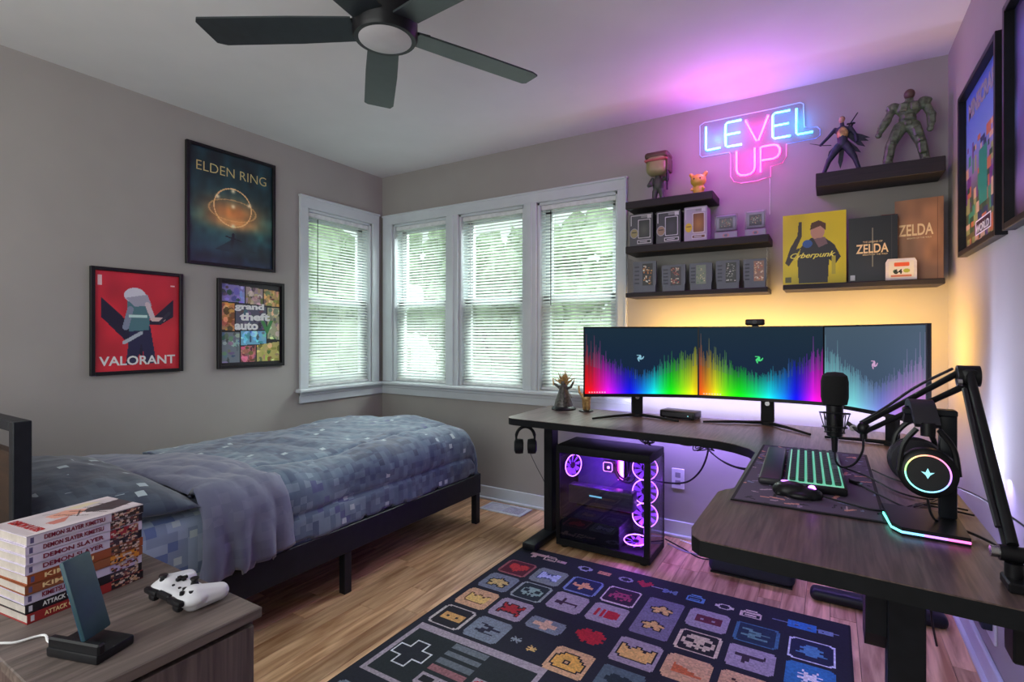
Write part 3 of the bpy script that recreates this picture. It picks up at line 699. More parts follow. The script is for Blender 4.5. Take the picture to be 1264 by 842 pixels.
# dark teal fantasy poster
cv = Cv(120, 156); cv.vgrad([(0, (16, 40, 46)), (.35, (22, 62, 66)), (.6, (34, 84, 80)), (.8, (24, 60, 66)), (1, (22, 34, 52))]); cv.cloud(.35, 7, 5); cv.cloud(.2, 14, 8)
cv.glow(60, 82, 42, 20, (214, 132, 66), .95); cv.glow(62, 96, 34, 8, (235, 160, 90), .8); cv.cloud(.12, 18, 2)
cv.ring(60, 74, 27, 27, .8, (244, 196, 130), .9); cv.ring(60, 78, 34, 15, .6, (236, 180, 110), .6)
for x, y in ((60, 50), (38, 62), (84, 66), (60, 100), (60, 72)): cv.glow(x, y, 3, 3, (255, 236, 190), .9)
cv.poly([(46, 128), (60, 118), (74, 126), (96, 134), (70, 138), (34, 136)], (16, 34, 42)); cv.line(60, 112, 58, 130, 2, (12, 22, 30)); cv.line(50, 116, 72, 120, 1, (12, 22, 30)); cv.glow(60, 132, 40, 10, (90, 130, 130), .25)
t, p, m, W_, H_ = poster('framed_poster', 'framed dark teal poster with a glowing orange ring under gold lettering', 'left', 1.533, 2.084, 1.569, 2.269, cv)
text('ELDEN RING', W_*.84, .055, off(m, W_*.08, H_*.80), M['ink_gold'], p, bold=-.01)
# red shooter poster
cv = Cv(110, 140, (186, 38, 50)); cv.cloud(.10, 5, 4)
cv.poly([(8, 36), (60, 90), (60, 122), (8, 64)], (24, 26, 48)); cv.poly([(102, 36), (102, 62), (84, 74), (64, 74)], (24, 26, 48))
cv.poly([(44, 76), (70, 76), (78, 130), (64, 132), (58, 100), (52, 132), (38, 132)], (30, 34, 66)); cv.poly([(40, 40), (66, 36), (70, 60), (68, 82), (42, 84)], (70, 110, 118))
cv.ell(50, 32, 14, 11, (196, 196, 206)); cv.poly([(38, 36), (66, 30), (72, 46), (50, 48)], (150, 150, 165)); cv.line(66, 44, 74, 66, 3.5, (190, 175, 180)); cv.line(74, 66, 88, 66, 2.6, (200, 170, 165)); cv.line(84, 70, 96, 56, 2.2, (40, 44, 60))
cv.line(44, 52, 38, 78, 4, (120, 130, 150)); cv.line(36, 100, 58, 86, 2.5, (160, 170, 180)); cv.rect(42, 60, 66, 64, (180, 210, 205)); cv.rect(4, 6, 9, 20, (225, 190, 190)); cv.rect(98, 14, 104, 16, (225, 190, 190))
t, p, m, W_, H_ = poster('framed_poster', 'framed red poster with an armed standing figure above white lettering', 'left', 1.089, 1.516, .96, 1.504, cv)
text('VALORANT', W_*.9, .048, off(m, W_*.05, H_*.055), M['ink_white'], p, bold=.02)
# comic grid poster
cv = Cv(100, 126, (14, 16, 20)); r_ = np.random.RandomState(3)
def patch(pts, base, n=26):
    cv.poly(pts, base); xs = [q[0] for q in pts]; ys = [q[1] for q in pts]; k = cv.a.copy()
    for _ in range(n):
        x = r_.uniform(min(xs), max(xs)); y = r_.uniform(min(ys), max(ys)); c = np.clip(np.array(base)*r_.uniform(.3, 1.5)+r_.uniform(-30, 30, 3), 10, 240)
        cv.ell(x, y, r_.uniform(1.5, 5), r_.uniform(1.5, 6), c, .8)
    keep = Cv(100, 126); keep.poly(pts, (1, 1, 1)); cv.a = np.where(keep.a > .5, cv.a, k); 
for pts, c in [([(3, 3), (38, 5), (38, 31), (3, 29)], (120, 110, 170)), ([(40, 5), (68, 7), (68, 33), (40, 31)], (150, 130, 130)), ([(70, 7), (97, 9), (97, 34), (70, 33)], (170, 140, 90)),
               ([(3, 31), (22, 32), (22, 74), (3, 72)], (180, 120, 70)), ([(76, 36), (97, 36), (97, 88), (76, 86)], (150, 150, 120)), ([(3, 76), (30, 76), (30, 122), (3, 122)], (100, 110, 120)),
               ([(32, 74), (74, 74), (74, 94), (32, 96)], (100, 160, 190)), ([(32, 98), (56, 96), (56, 122), (32, 122)], (170, 100, 100)), ([(58, 96), (97, 91), (97, 122), (58, 122)], (170, 160, 90)), ([(24, 33), (74, 35), (74, 72), (24, 72)], (70, 70, 90))]: patch(pts, c)
t, p, m, W_, H_ = poster('framed_poster', 'small framed poster of a colourful comic panel grid with white lettering', 'left', 1.71, 2.149, .96, 1.502, cv)
for k, (s_, w_, x_) in enumerate([('grand', .48, .22), ('theft', .50, .30), ('auto', .38, .22)]): text(s_, W_*w_, .050, off(m, W_*x_, H_*(.655-k*.115)), M['ink_white'], p, bold=.045)
text('V', W_*.22, .085, off(m, W_*.64, H_*.38), M['ink_green'], p, bold=.05)
# right wall posters
cv = Cv(100, 120); cv.vgrad([(0, (70, 100, 190)), (.35, (110, 140, 200)), (.55, (140, 120, 150)), (.7, (70, 90, 60)), (1, (110, 90, 50))]); r_ = np.random.RandomState(5)
for _ in range(120):
    x = r_.randint(0, 25)*4; y = 40+r_.randint(0, 20)*4; c = [(190, 110, 70), (60, 140, 100), (40, 60, 90), (110, 60, 120), (150, 160, 90), (40, 80, 50), (205, 170, 130)][r_.randint(7)]; cv.rect(x, y, x+r_.randint(1, 4)*4, y+r_.randint(1, 4)*4, c)
cv.rect(40, 52, 62, 92, (40, 140, 110)); cv.rect(30, 102, 72, 113, (225, 220, 225)); cv.rect(32, 103, 70, 112, (60, 30, 50))
t, p, m, W_, H_ = poster('framed_poster', 'framed poster with a blue sky over green blocks beside the shelves', 'right', 2.12, 2.665, 1.468, 2.093, cv, .02, .03)
text('MINECRAFT', W_*.82, .065, off(m, W_*.09, H_*.83), M['cart_light'], p, bold=.05)
text('WORLD', W_*.36, .028, off(m, W_*.32, H_*.07), M['ink_white'], p, bold=.03)
cv = Cv(80, 110); cv.vgrad([(0, (60, 60, 110)), (.5, (90, 90, 150)), (1, (110, 80, 100))]); cv.cloud(.4, 6, 11); cv.ell(40, 60, 22, 34, (50, 50, 80), .8)
poster('framed_poster', 'framed purple poster nearest the camera cut off by the picture edge', 'right', 1.50, 2.045, 1.468, 2.12, cv, .02, .03)

# ------------------------------------------------------------------ ceiling fan
FX, FY, FZ = -1.235, 1.225, 2.15
fan = T('ceiling_fan', 'black five blade ceiling fan with a frosted light dome', 'ceiling fan', (FX, FY, HC))
P(B().lathe([(.098, 2.125), (.104, 2.135), (.104, 2.20), (.112, 2.215), (.112, 2.285), (.09, 2.31), (.05, 2.32)], Matrix.Translation((FX, FY, 0)), 40), 'motor_housing', M['black'], fan)
P(B().lathe([(.001, 2.112), (.04, 2.114), (.075, 2.120), (.094, 2.130), (.094, 2.136)], Matrix.Translation((FX, FY, 0)), 40), 'light_dome', M['dome'], fan)
P(B().cyl((FX, FY, 2.31), (FX, FY, 2.40), .018), 'downrod', M['black'], fan)
P(B().lathe([(.03, 2.385), (.07, 2.405), (.075, 2.439)], Matrix.Translation((FX, FY, 0)), 32), 'canopy', M['black'], fan)
for a in (66, 138, 210, 282, 354):
    ca, sa = math.cos(R(a)), math.sin(R(a)); m = frame3((FX, FY, FZ+.012), (ca, sa, 0), (-sa, ca, 0)) @ Matrix.Rotation(R(9), 4, 'X')
    b = B().prism([(.10, -.052), (.30, -.060), (.555, -.062), (.585, -.050), (.600, .045), (.590, .060), (.30, .058), (.10, .052)], -.003, .003, m)
    bl = P(b, 'blade', M['fan'], fan); P(B().prism([(.06, -.03), (.14, -.045), (.14, .045), (.06, .03)], .003, .009, m), 'blade_bracket', M['black'], bl)

# ------------------------------------------------------------------ rug
RX, RY, RWd, RLn = -1.43, 2.46, 1.50, 2.30; SP = 160
cv = Cv(int(RWd*SP), int(RLn*SP), (22, 25, 38)); cv.cloud(.12, 12, 4)
NAVY = (22, 25, 38); LAV = (150, 138, 156); GREY = (112, 122, 136); CREAM = (206, 186, 160); BEI = (196, 156, 122); RED = (168, 28, 44); GOLD = (204, 166, 104); TEAL = (40, 84, 110); BLUE = (44, 108, 160); DK = (20, 20, 28); WH = (214, 210, 214)
ICON = {
 'heart': ['.##...##.', '####.####', '#########', '#########', '.#######.', '..#####..', '...###...', '....#....'],
 'bow': ['##.....##', '###.#.###', '#########', '#########', '###.#.###', '##.....##'],
 'plane': ['....##...', '...###...', '#..####..', '#########', '.########', '...##....', '...#.....'],
 'bug': ['.#.....#.', '..#####..', '.##.#.##.', '#########', '#.#####.#', '#.#...#.#', '...#.#...'],
 'star': ['....#....', '...###...', '.#######.', '#########', '..#####..', '.###.###.', '.##...##.'],
 'skull': ['..#####..', '.#######.', '#..###..#', '#..###..#', '###.#.###', '.#######.', '..#.#.#..'],
 'axe': ['..#......', '..#......', '..#......', '#########', '###.....#', '..#......'],
 'bars': ['#.#.####.', '#.#.#####', '#.#.#####', '#.#.#####', '#.#.#####', '#.#.####.'],
 'crab': ['#..###..#', '##.###.##', '.#######.', '..#####..', '.#######.', '#.#.#.#.#', '#.......#'],
 'cross': ['...###...', '...###...', '#########', '#########', '...###...', '...###...'],
 'splat': ['..##.##..', '.#######.', '#########', '########.', '.########', '..######.', '...#.##..'],
 'crown': ['#...#...#', '##.###.##', '#########', '#########', '#########', '.#######.'],
 'brick': ['#########', '#########', '##.###.##', '#########', '#########'],
 'zig': ['###......', '..####...', '....#####', '..####...', '####.....', '..######.'],
 'tree': ['...###...', '..#####..', '.#######.', '..#####..', '.#######.', '#########', '...###...'],
 'gun': ['........#', '#########', '########.', '..##.....', '..##.....', '..#......'],
 'ring': ['..#####..', '.##...##.', '##.....##', '##.....##', '.##...##.', '..#####..'],
 'bag': ['..#####..', '.#.....#.', '#########', '#.......#', '#.#####.#', '#.......#', '#########'],
 'burst': ['..#...#..', '...#.#...', '.#######.', '...###...', '.#######.', '...#.#...', '..#...#..'],
 'steps': ['#........', '###......', '#####....', '#######..', '#########'],
 'egg': ['..####...', '.######..', '########.', '###..####', '###..####', '#########', '.#######.']}
def icon(name, u, v, s, c, out=None):
    g = ICON[name]; h = len(g); wd = 9; px = s*SP/wd; x0 = u*SP-px*wd/2; y0 = v*SP-px*h/2
    for pas in ((out, .9), (c, 0)) if out else ((c, 0),):
        for j, row in enumerate(g):
            for i, ch in enumerate(row):
                if ch == '#': cv.rect(x0+i*px-pas[1], y0+j*px-pas[1], x0+(i+1)*px+pas[1], y0+(j+1)*px+pas[1], pas[0])
def tile(u, v, bgc, name, c, border=None, sx=.152, sy=.148, out=None, s=.10):
    x0, x1, y0, y1 = (u-sx/2)*SP, (u+sx/2)*SP, (v-sy/2)*SP, (v+sy/2)*SP
    cv.rrect(x0, y0, x1, y1, 3.2, border or bgc)
    if border: cv.rrect(x0+1.3, y0+1.3, x1-1.3, y1-1.3, 2.6, bgc)
    icon(name, u, v, s, c, out)
U = [.11, .285, .465, .645, .83, 1.01, 1.19, 1.375]; V = [.255, .425, .60, .775]
tile(U[0], V[0], (84, 22, 40), 'heart', (186, 52, 52), (150, 84, 90)); tile(U[1], V[0], (118, 126, 130), 'bow', (168, 176, 214), None, out=(70, 80, 120))
tile(U[2], V[0], (26, 32, 76), 'plane', (206, 146, 112), (110, 124, 176)); tile(U[3], V[0], (40, 18, 44), 'bug', (150, 54, 90), (200, 180, 190))
tile(U[0], V[1], GREY, 'star', (190, 168, 110), out=DK); tile(U[1], V[1], (24, 38, 44), 'skull', (128, 156, 146), (140, 150, 150)); tile(U[2], V[1], LAV, 'axe', (52, 28, 50)); tile(U[3], V[1], LAV, 'bars', RED)
tile(U[4], (V[0]+V[1])/2, (110, 104, 132), 'star', NAVY, sx=.152, sy=.31, s=.001); icon('star', U[4], V[0]+.02, .085, GOLD, DK); icon('star', U[4], V[1]-.02, .085, GOLD, DK)
tile(U[0], V[2], BEI, 'crown', (214, 184, 110), out=(90, 60, 40)); tile(U[1], V[2], LAV, 'crab', (160, 36, 44), out=(50, 20, 30)); tile(U[2], V[2]+.03, GREY, 'cross', (196, 160, 140), sy=.09); icon('splat', U[3], V[2]+.01, .12, RED)
tile(U[4], V[2]+.02, LAV, 'crown', (212, 170, 104), out=DK, sx=.165, sy=.16, s=.125)
tile(U[5], V[0], LAV, 'brick', (92, 34, 52)); tile(U[6], V[0]+.01, (24, 44, 66), 'zig', (92, 132, 130), (60, 104, 134)); tile(U[7], V[0]+.02, (22, 30, 58), 'tree', (72, 124, 160), (196, 200, 210))
tile(U[5], V[1]+.01, (22, 22, 26), 'skull', (190, 176, 150), (196, 180, 160), s=.115); tile(U[6], V[1]+.015, LAV, 'gun', (48, 34, 50)); tile(U[7], V[1]+.02, BLUE, 'burst', WH)
tile(U[5], V[2]+.02, BEI, 'steps', (190, 100, 60)); tile(U[6], V[2]+.02, BEI, 'bug', (60, 34, 34)); tile(U[7], V[2]+.02, TEAL, 'ring', WH)
tile(U[0], V[3], (26, 26, 34), 'brick', (196, 152, 92), (176, 170, 170)); tile(U[1], V[3], GREY, 'zig', (30, 30, 50)); icon('burst', U[2]-.05, V[3]+.0, .05, (130, 140, 150)); icon('burst', U[2]+.03, V[3]+.02, .05, GOLD)
tile(U[3], V[3]+.02, BEI, 'egg', (210, 160, 80), out=DK, s=.11); tile(U[4], V[3]+.03, (78, 96, 108), 'splat', (24, 40, 50)); tile(U[5], V[3]+.03, NAVY, 'heart', RED, (120, 60, 70)); tile(U[6], V[3]+.03, LAV, 'bag', DK); tile(U[7], V[3]+.03, (40, 60, 80), 'star', GOLD)
# pixel pictures along the far border
icon('gun', .13, .075, .10, (190, 160, 150)); icon('bag', .205, .075, .07, (200, 176, 160)); icon('brick', .27, .08, .05, (176, 150, 140))
icon('ring', .40, .085, .075, (150, 150, 176)); icon('brick', .50, .085, .06, (186, 130, 96)); icon('ring', .61, .09, .07, (140, 140, 156)); icon('heart', .70, .09, .07, (160, 36, 52)); cv.rect(.73*SP, .085*SP, .80*SP, .095*SP, (150, 150, 170)); icon('bow', .82, .10, .06, (96, 112, 150))
icon('bag', .93, .10, .075, (86, 130, 176)); icon('ring', 1.05, .11, .07, (190, 184, 180)); icon('bag', 1.155, .115, .08, (200, 184, 170)); cv.rect(1.23*SP, .10*SP, 1.46*SP, .108*SP, (110, 120, 150)); icon('brick', 1.34, .105, .10, (46, 110, 176)); icon('brick', 1.42, .11, .05, (110, 130, 160))
# big gamepad picture
g0, g1, h0, h1 = .03, .60, .87, 1.20
cv.rect(g0*SP, h0*SP, g1*SP, h1*SP, (150, 140, 152)); cv.rect((g0+.018)*SP, (h0+.035)*SP, (g1-.02)*SP, (h1-.018)*SP, (26, 34, 38))
cx_, cy_ = .13*SP, 1.045*SP
for q, c in ((2.2, (196, 200, 206)), (0, (26, 30, 40))):
    a, l = .024*SP+q*.5, .068*SP+q*.5; cv.rect(cx_-l, cy_-a, cx_+l, cy_+a, c); cv.rect(cx_-a, cy_-l, cx_+a, cy_+l, c)
for k, c in enumerate([(96, 104, 112), (96, 104, 112), (92, 100, 108), (136, 92, 98)]): cv.rect(.235*SP, (.915+k*.045)*SP, .385*SP, (.945+k*.045)*SP, c)
cv.rrect(.235*SP, 1.10*SP, .385*SP, 1.16*SP, 2, (150, 140, 152)); cv.rect(.25*SP, 1.115*SP, .30*SP, 1.145*SP, DK); cv.rect(.32*SP, 1.115*SP, .37*SP, 1.145*SP, DK)
for k in (0, 1): cv.rrect((.41+k*.085)*SP, 1.03*SP, (.48+k*.085)*SP, 1.10*SP, 2, (150, 140, 152)); cv.ell((.445+k*.085)*SP, 1.065*SP, 4.2, 4.2, RED)
tile(U[4], V[3]+.21, BEI, 'crab', DK); keys = list(ICON)
for r_i in range(7):
    for ci in range(8):
        v = .985+r_i*.178
        if v < 1.25 and ci < 4: continue
        if v > 2.2: continue
        if v < 1.0 and ci == 4: continue
        tile(U[ci], v, [GREY, LAV, BEI, TEAL, (60, 24, 40), BLUE][(r_i*3+ci*5) % 6], keys[(r_i*8+ci*3) % len(keys)], [GOLD, DK, WH, RED][(r_i+ci) % 4])
cv.rect(0, 0, cv.w, 1.2, (14, 16, 26)); cv.rect(0, 0, 1.2, cv.h, (14, 16, 26)); cv.rect(cv.w-1.2, 0, cv.w, cv.h, (14, 16, 26)); cv.grain(.10, 2)
rug = T('rug', 'dark navy rug printed with rows of pixel game pictures', 'rug', (RX+RWd/2, RY-RLn/2, 0))
P(B().bb(RX, RX+RWd, RY-RLn, RY, .0006, .0075, .002), 'backing', mat('rug_edge', (.010, .012, .02), .95), rug)
put(print_mesh(cv, RWd-.004, RLn-.004, frame3((RX+.002, RY-RLn+.002, .0082), (1, 0, 0), (0, 1, 0))), 'pile', M['rug'], rug)

# ------------------------------------------------------------------ desk
DZ = .72
desk = T('corner_desk', 'large L shaped corner desk with a dark wood top on black steel legs', 'desk', (-.3, 2.4, 0))
def arc(cx, cy, r, a0, a1, n=5): return [(cx+r*math.cos(R(a0+(a1-a0)*k/n)), cy+r*math.sin(R(a0+(a1-a0)*k/n))) for k in range(n+1)]
out = [(-1.495, 2.90), (-1.485, 2.43)]+arc(-1.425, 2.405, .06, 180, 262, 5)+[(-.47, 2.315), (-.40, 2.30), (-.33, 2.265), (-.27, 2.21), (-.240, 2.15), (-.236, 1.63), (-.240, 1.612), (-.255, 1.594), (-.270, 1.555), (-.272, 1.235), (-.262, 1.195), (-.240, 1.172)]
out += [(.285, 1.145), (.305, 1.165), (.305, 2.90)]
P(B().prism(out, DZ-.0025, DZ), 'tabletop', M['desk'], desk)
P(B().prism(out, DZ-.036, DZ-.0026), 'edge_band', M['matte'], desk)
legp = lambda x, y, w1, w2, z0=.045: B().bb(x-w1/2, x+w1/2, y-w2/2, y+w2/2, z0, .40, .003).bb(x-w1/2+.006, x+w1/2-.006, y-w2/2+.006, y+w2/2-.006, .38, DZ-.04, .002)
P(B().bb(-1.398, -1.345, 2.63, 2.71, .045, DZ-.036, .003), 'leg', M['metal'], desk)
P(B().bb(-1.412, -1.332, 2.405, 2.94, .009, .048, .008, 2), 'foot', M['metal'], desk)
P(B().bb(.104, .168, 1.34, 1.41, .045, DZ-.036, .003), 'leg', M['metal'], desk)
P(B().bb(-.16, .42, 1.335, 1.415, .0, .045, .008, 2), 'foot', M['metal'], desk)
P(B().bb(.19, .26, 2.62, 2.69, .05, DZ-.036, .003), 'leg', M['metal'], desk)
P(B().bb(-.075, .40, 2.615, 2.695, .0005, .052, .024, 4), 'foot', M['metal'], desk)
P(B().prism([(1.36, .684), (1.36, .52), (1.40, .475), (1.47, .475), (1.47, .684)], .066, .1035, Matrix(((0, 0, 1, 0), (1, 0, 0, 0), (0, 1, 0, 0), (0, 0, 0, 1)))), 'leg_bracket', M['metal'], desk)
P(B().bb(-1.40, .25, 2.655, 2.69, .64, .684, .002).bb(.20, .25, 1.3, 2.69, .64, .684, .002).bb(-.22, .25, 1.30, 1.34, .655, .684, .002), 'cross_beam', M['metal'], desk)
for x in (-.02, .06): P(B().ball((x+.03, 1.166, .692), .006, u=10, v=6), 'screw', M['chrome'], desk)
# led strips along the back and side edge of the desk (real light strips)
led = T('led_strip', 'glowing violet white light strip along the rear edge of the desk', 'light strip', (-.4, 2.9, .70))
P(B().bb(-1.15, .30, 2.902, 2.908, .702, .712), 'strip', M['led_white'], led)
led2 = T('led_strip', 'glowing blue white light strip along the desk edge by the side wall', 'light strip', (.31, 2.1, .70))
P(B().bb(.3055, .309, 1.62, 2.88, .690, .699), 'strip', M['led_white'], led2)
area('strip_glow_back', (-.35, 2.93, .74), (0, .55, .8), 1.3, .03, 4.5, (.60, .56, 1), 160)
area('strip_glow_side', (.335, 2.25, .735), (.7, 0, .7), .02, 1.2, 6.5, (.62, .66, 1), 160)
area('strip_glow_under', (-.45, 2.93, .69), (0, .35, -1), 1.5, .03, 8.0, (.34, .20, 1), 170)
area('strip_glow_under_side', (.33, 2.1, .69), (.3, 0, -1), .03, 1.2, 3.5, (.40, .34, 1), 170)
# foot rest under the desk
t = T('foot_rest', 'dark navy padded foot rest lying on the floor under the desk', 'foot rest', (-.33, 2.76, 0))
P(B().bb(-.51, -.135, 2.67, 2.84, .006, .125, .028, 4), 'cushion', M['navybox'], t); P(B().bb(-.50, -.145, 2.68, 2.83, 0, .008), 'base', M['black'], t)

# ------------------------------------------------------------------ monitors
def spectrum(kind, W=170, H=98):
    cv = Cv(W, H); cv.vgrad([(0, (20, 40, 54)), (.5, (14, 34, 56)), (1, (12, 30, 60))]); r_ = np.random.RandomState(len(kind)*7)
    import colorsys
    for x in range(W):
        f = x/W
        if kind == 'left': hue = [0, .97, .84, .72, .62, .5, .38, .25, .13]; base = np.interp(f, [0, .06, .2, .36, .47, .62, .72, .86, 1], [1.0, .98, .84, .70, .62, .5, .38, .24, .13])
        elif kind == 'middle': base = np.interp(f, [0, .12, .25, .45, .58, .70, .8, .92, 1], [.05, .15, .28, .40, .5, .58, .68, .84, .88])
        else: base = np.interp(f, [0, .3, .5, .7, 1], [.48, .5, .62, .76, .88])
        col = np.array(colorsys.hsv_to_rgb(base % 1, .95 if kind != 'right' else .55, 1))*255
        edge = abs(f-.5)*2; env = .30+.34*edge**1.1
        spike = (r_.rand() < .34)*r_.uniform(.35, .95)*(.36+.72*edge**1.1)
        hgt = min(.93, max(env*(.85+.35*r_.rand()), spike)); y = np.arange(H); d = (H-y)/H
        core = np.clip((env*.75-d)/(env*.75), 0, 1)**.55
        al = np.where(d < hgt, .62*(1-(d/hgt)**1.3)+.28, 0); al = np.maximum(al, core)
        cc = col if spike < .3 else col*.55+np.array((150, 170, 180))*.4
        mixc = np.where((core > .2)[:, None], col[None], cc[None])
        cv.a[:, x] = cv.a[:, x]*(1-al[:, None])+mixc*al[:, None]
    # emblem: three small interlaced curls
    ex, ey = W/2, H*.45; ec = {'left': (130, 180, 200), 'middle': (70, 210, 120), 'right': (220, 150, 200)}[kind]
    for a in (-90, 30, 150):
        q = [(ex+math.cos(R(a+k*34))*(1+k*1.5), ey-math.sin(R(a+k*34))*(1+k*1.3)) for k in range(4)]
        for (xa, ya), (xb, yb) in zip(q, q[1:]): cv.line(xa, ya, xb, yb, .9, ec)
    cv.ell(ex, ey, 2.0, 2.6, ec)
    if kind == 'right': cv.a = cv.a*.66+np.array((116, 126, 138))*.46
    for k in range(7): cv.rect(6+k*4, H-3, 8+k*4, H-1, (220, 220, 230), .7)
    return cv
def monitor(kind, label, pl, pr, zb, zt, foot, tips):
    pl = Vector((*pl, 0)); pr = Vector((*pr, 0)); W_ = (pr-pl).length; rt = (pr-pl).normalized(); n = rt.cross(Vector((0, 0, 1)))   # n towards viewer
    if n.y > 0: n = -n
    mid = (pl+pr)/2; t = T('monitor', label, 'monitor', (foot[0], foot[1], DZ), 0, 'monitors in a row on the desk')
    m = frame3(pl+Vector((0, 0, zb)), rt, (0, 0, 1)); H_ = zt-zb; nseg = 12; cur = .022
    if (m.to_3x3() @ Vector((0, 0, 1))).dot(n) < 0: cur = -cur
    sg = 1 if cur > 0 else -1
    # curved shell
    b = B()
    def zc(x): return ((x/W_*2-1)**2)*abs(cur)
    def slab(x0, x1, y0, y1, d0, d1):
        vs = []
        nn_ = max(1, int((x1-x0)/W_*nseg))
        for k in range(nn_+1):
            x = x0+(x1-x0)*k/nn_
            vs.append([b.bm.verts.new(m @ Vector((x, y, sg*(zc(x)+d)))) for y, d in ((y0, d0), (y1, d0), (y1, d1), (y0, d1))])
        for A, C in zip(vs, vs[1:]):
            for k in range(4): b.bm.faces.new((A[k], A[(k+1) % 4], C[(k+1) % 4], C[k]))
        b.bm.faces.new(vs[0]); b.bm.faces.new(vs[-1])
    slab(0, W_, 0, H_, -.014, -.002); P(b, 'housing', M['black'], t)
    b = B(); e = .007
    slab(0, W_, 0, .016, -.002, .003); slab(0, W_, H_-e, H_, -.002, .003); slab(0, e, .016, H_-e, -.002, .003); slab(W_-e, W_, .016, H_-e, -.002, .003); P(b, 'bezel', M['black'], t)
    cv = spectrum(kind); ms = m @ Matrix.Translation((e, .016, 0))
    sm = print_mesh(cv, W_-2*e, H_-.016-e, ms, sg*abs(cur)); put(sm, 'screen', M['screen_dim' if kind == 'right' else 'screen'], t)
    bx = mid-n*.05+Vector((0, 0, 0)); f3 = Vector((foot[0], foot[1], 0))
    P(B().box(bx+Vector((0, 0, (zb+zt)/2))-n*(-.004), (.12, .035, .12), Matrix((rt, -n, Vector((0, 0, 1)))).transposed(), .006), 'mount', M['black'], t)
    P(B().box(f3+Vector((0, 0, (DZ+.012+zb+.14)/2)), (.06, .022, zb+.14-DZ-.012), Matrix((rt, -n, Vector((0, 0, 1)))).transposed(), .006), 'stand_column', M['matte'], t)
    P(B().cyl(f3+Vector((0, 0, zb+.12)), bx+Vector((0, 0, zb+.12)), .014), 'arm_joint', M['black'], t)
    P(B().cyl((foot[0], foot[1], DZ+.0005), (foot[0], foot[1], DZ+.014), .03, .026, 20), 'stand_hub', M['matte'], t)
    for tx, ty in tips:
        P(B().tube([(foot[0], foot[1], DZ+.010), ((foot[0]+tx)/2, (foot[1]+ty)/2, DZ+.010), (tx, ty, DZ+.0055)], [.009, .007, .005], 8), 'stand_foot', M['matte'], t)
    if kind != 'right': P(B().cyl(f3+n*.012+Vector((0, 0, zb-.02)), f3+n*.016+Vector((0, 0, zb-.02)), .011, seg=16), 'badge', M['chrome'], t)
    return t, m, W_, H_, n
monitor('left', 'curved monitor nearest the windows with a red to green light spectrum', (-1.088, 2.482), (-.572, 2.742), .845, 1.205, (-.895, 2.765), [(-1.06, 2.535), (-.655, 2.69)])
mm = monitor('middle', 'curved centre monitor under the webcam with a yellow to pink spectrum', (-.568, 2.742), (-.014, 2.742), .845, 1.205, (-.262, 2.845), [(-.545, 2.735), (-.073, 2.63)])
monitor('right', 'washed out angled monitor beside the side wall behind the microphone', (-.006, 2.735), (.308, 2.30), .845, 1.205, (.215, 2.57), [(-.018, 2.60), (.25, 2.37)])
t = T('webcam', 'small black webcam clipped on the centre monitor', 'webcam', (-.307, 2.74, 1.206))
P(B().box((-.307, 2.74, 1.224), (.085, .03, .030), None, .008, 3), 'body', M['black'], t); P(B().cyl((-.307, 2.724, 1.225), (-.307, 2.720, 1.225), .010), 'lens', M['leather'], t); P(B().box((-.307, 2.757, 1.20), (.03, .02, .02), None, .003), 'clip', M['black'], t)
# amber bias lights on the monitor backs
for i, (x, y, lab, rz) in enumerate([(-.84, 2.70, 'amber light bar fixed behind the monitor nearest the windows', R(26)), (-.29, 2.80, 'amber light bar fixed behind the centre monitor', 0), (.20, 2.60, 'amber light bar fixed behind the angled monitor', R(-55))]):
    t = T('light_bar', lab, 'light bar', (x, y, 1.06), rz, 'light bars behind the monitors'); P(B().bb(-.2, .2, .0, .006, -.006, .006), 'strip', M['led_amber'], t, False)
area('amber_glow_back', (-.40, 2.86, 1.10), (0, .8, .45), .95, .12, 7.0, (1, .58, .10), 170)
area('amber_glow_corner', (.16, 2.72, 1.08), (.75, .45, .30), .25, .25, 4.5, (1, .56, .10), 170)

# ------------------------------------------------------------------ pc tower
px0, px1, py0, py1, ph_ = -1.285, -.764, 2.560, 2.825, .56
pcz = .0
pc_ = T('computer_tower', 'black glass sided computer tower glowing purple under the desk', 'computer', ((px0+px1)/2, (py0+py1)/2, 0))
P(B().bb(px0, px1, py0, py1, .012, .050, .003).bb(px0, px1, py0, py1, ph_-.045, ph_, .006, 2).bb(px0, px0+.012, py0, py1, .045, ph_-.035).bb(px0, px1, py1-.012, py1, .045, ph_-.035), 'chassis', M['matte'], pc_)
P(B().bb(px1-.032, px1, py0, py0+.022, .045, ph_-.035, .003), 'corner_post', M['black'], pc_)
P(B().bb(px0, px0+.022, py0, py0+.012, .045, ph_-.035, .002), 'front_post', M['black'], pc_)
P(B().bb(px1-.016, px1, py1-.018, py1, .045, ph_-.035, .003), 'rear_post', M['black'], pc_)
P(B().bb(px0+.022, px1-.018, py0+.001, py0+.005, .05, ph_-.035), 'front_glass', M['pcglass'], pc_)
P(B().bb(px1-.005, px1-.001, py0+.018, py1-.018, .05, ph_-.035), 'side_glass', M['pcglass'], pc_)
for x in (px0+.04, px1-.04):
    for y in (py0+.03, py1-.03): P(B().cyl((x, y, 0), (x, y, .013), .020), 'foot', M['black'], pc_)
P(B().bb(px0+.02, -.93, py0+.02, py1-.02, .05, .165, .003), 'power_shroud', M['matte'], pc_)
gp = P(B().bb(px0+.06, -.86, py0+.03, py0+.10, .245, .345, .008, 2), 'graphics_card', mat('card_shroud', (.06, .05, .08), .35), pc_)
P(B().bb(-1.10, -1.03, py0+.0285, py0+.0300, .296, .304), 'card_light', M['ice'], gp)
P(B().bb(px0+.03, -.90, py1-.035, py1-.025, .18, .50), 'motherboard', mat('board', (.10, .07, .18), .5), pc_)
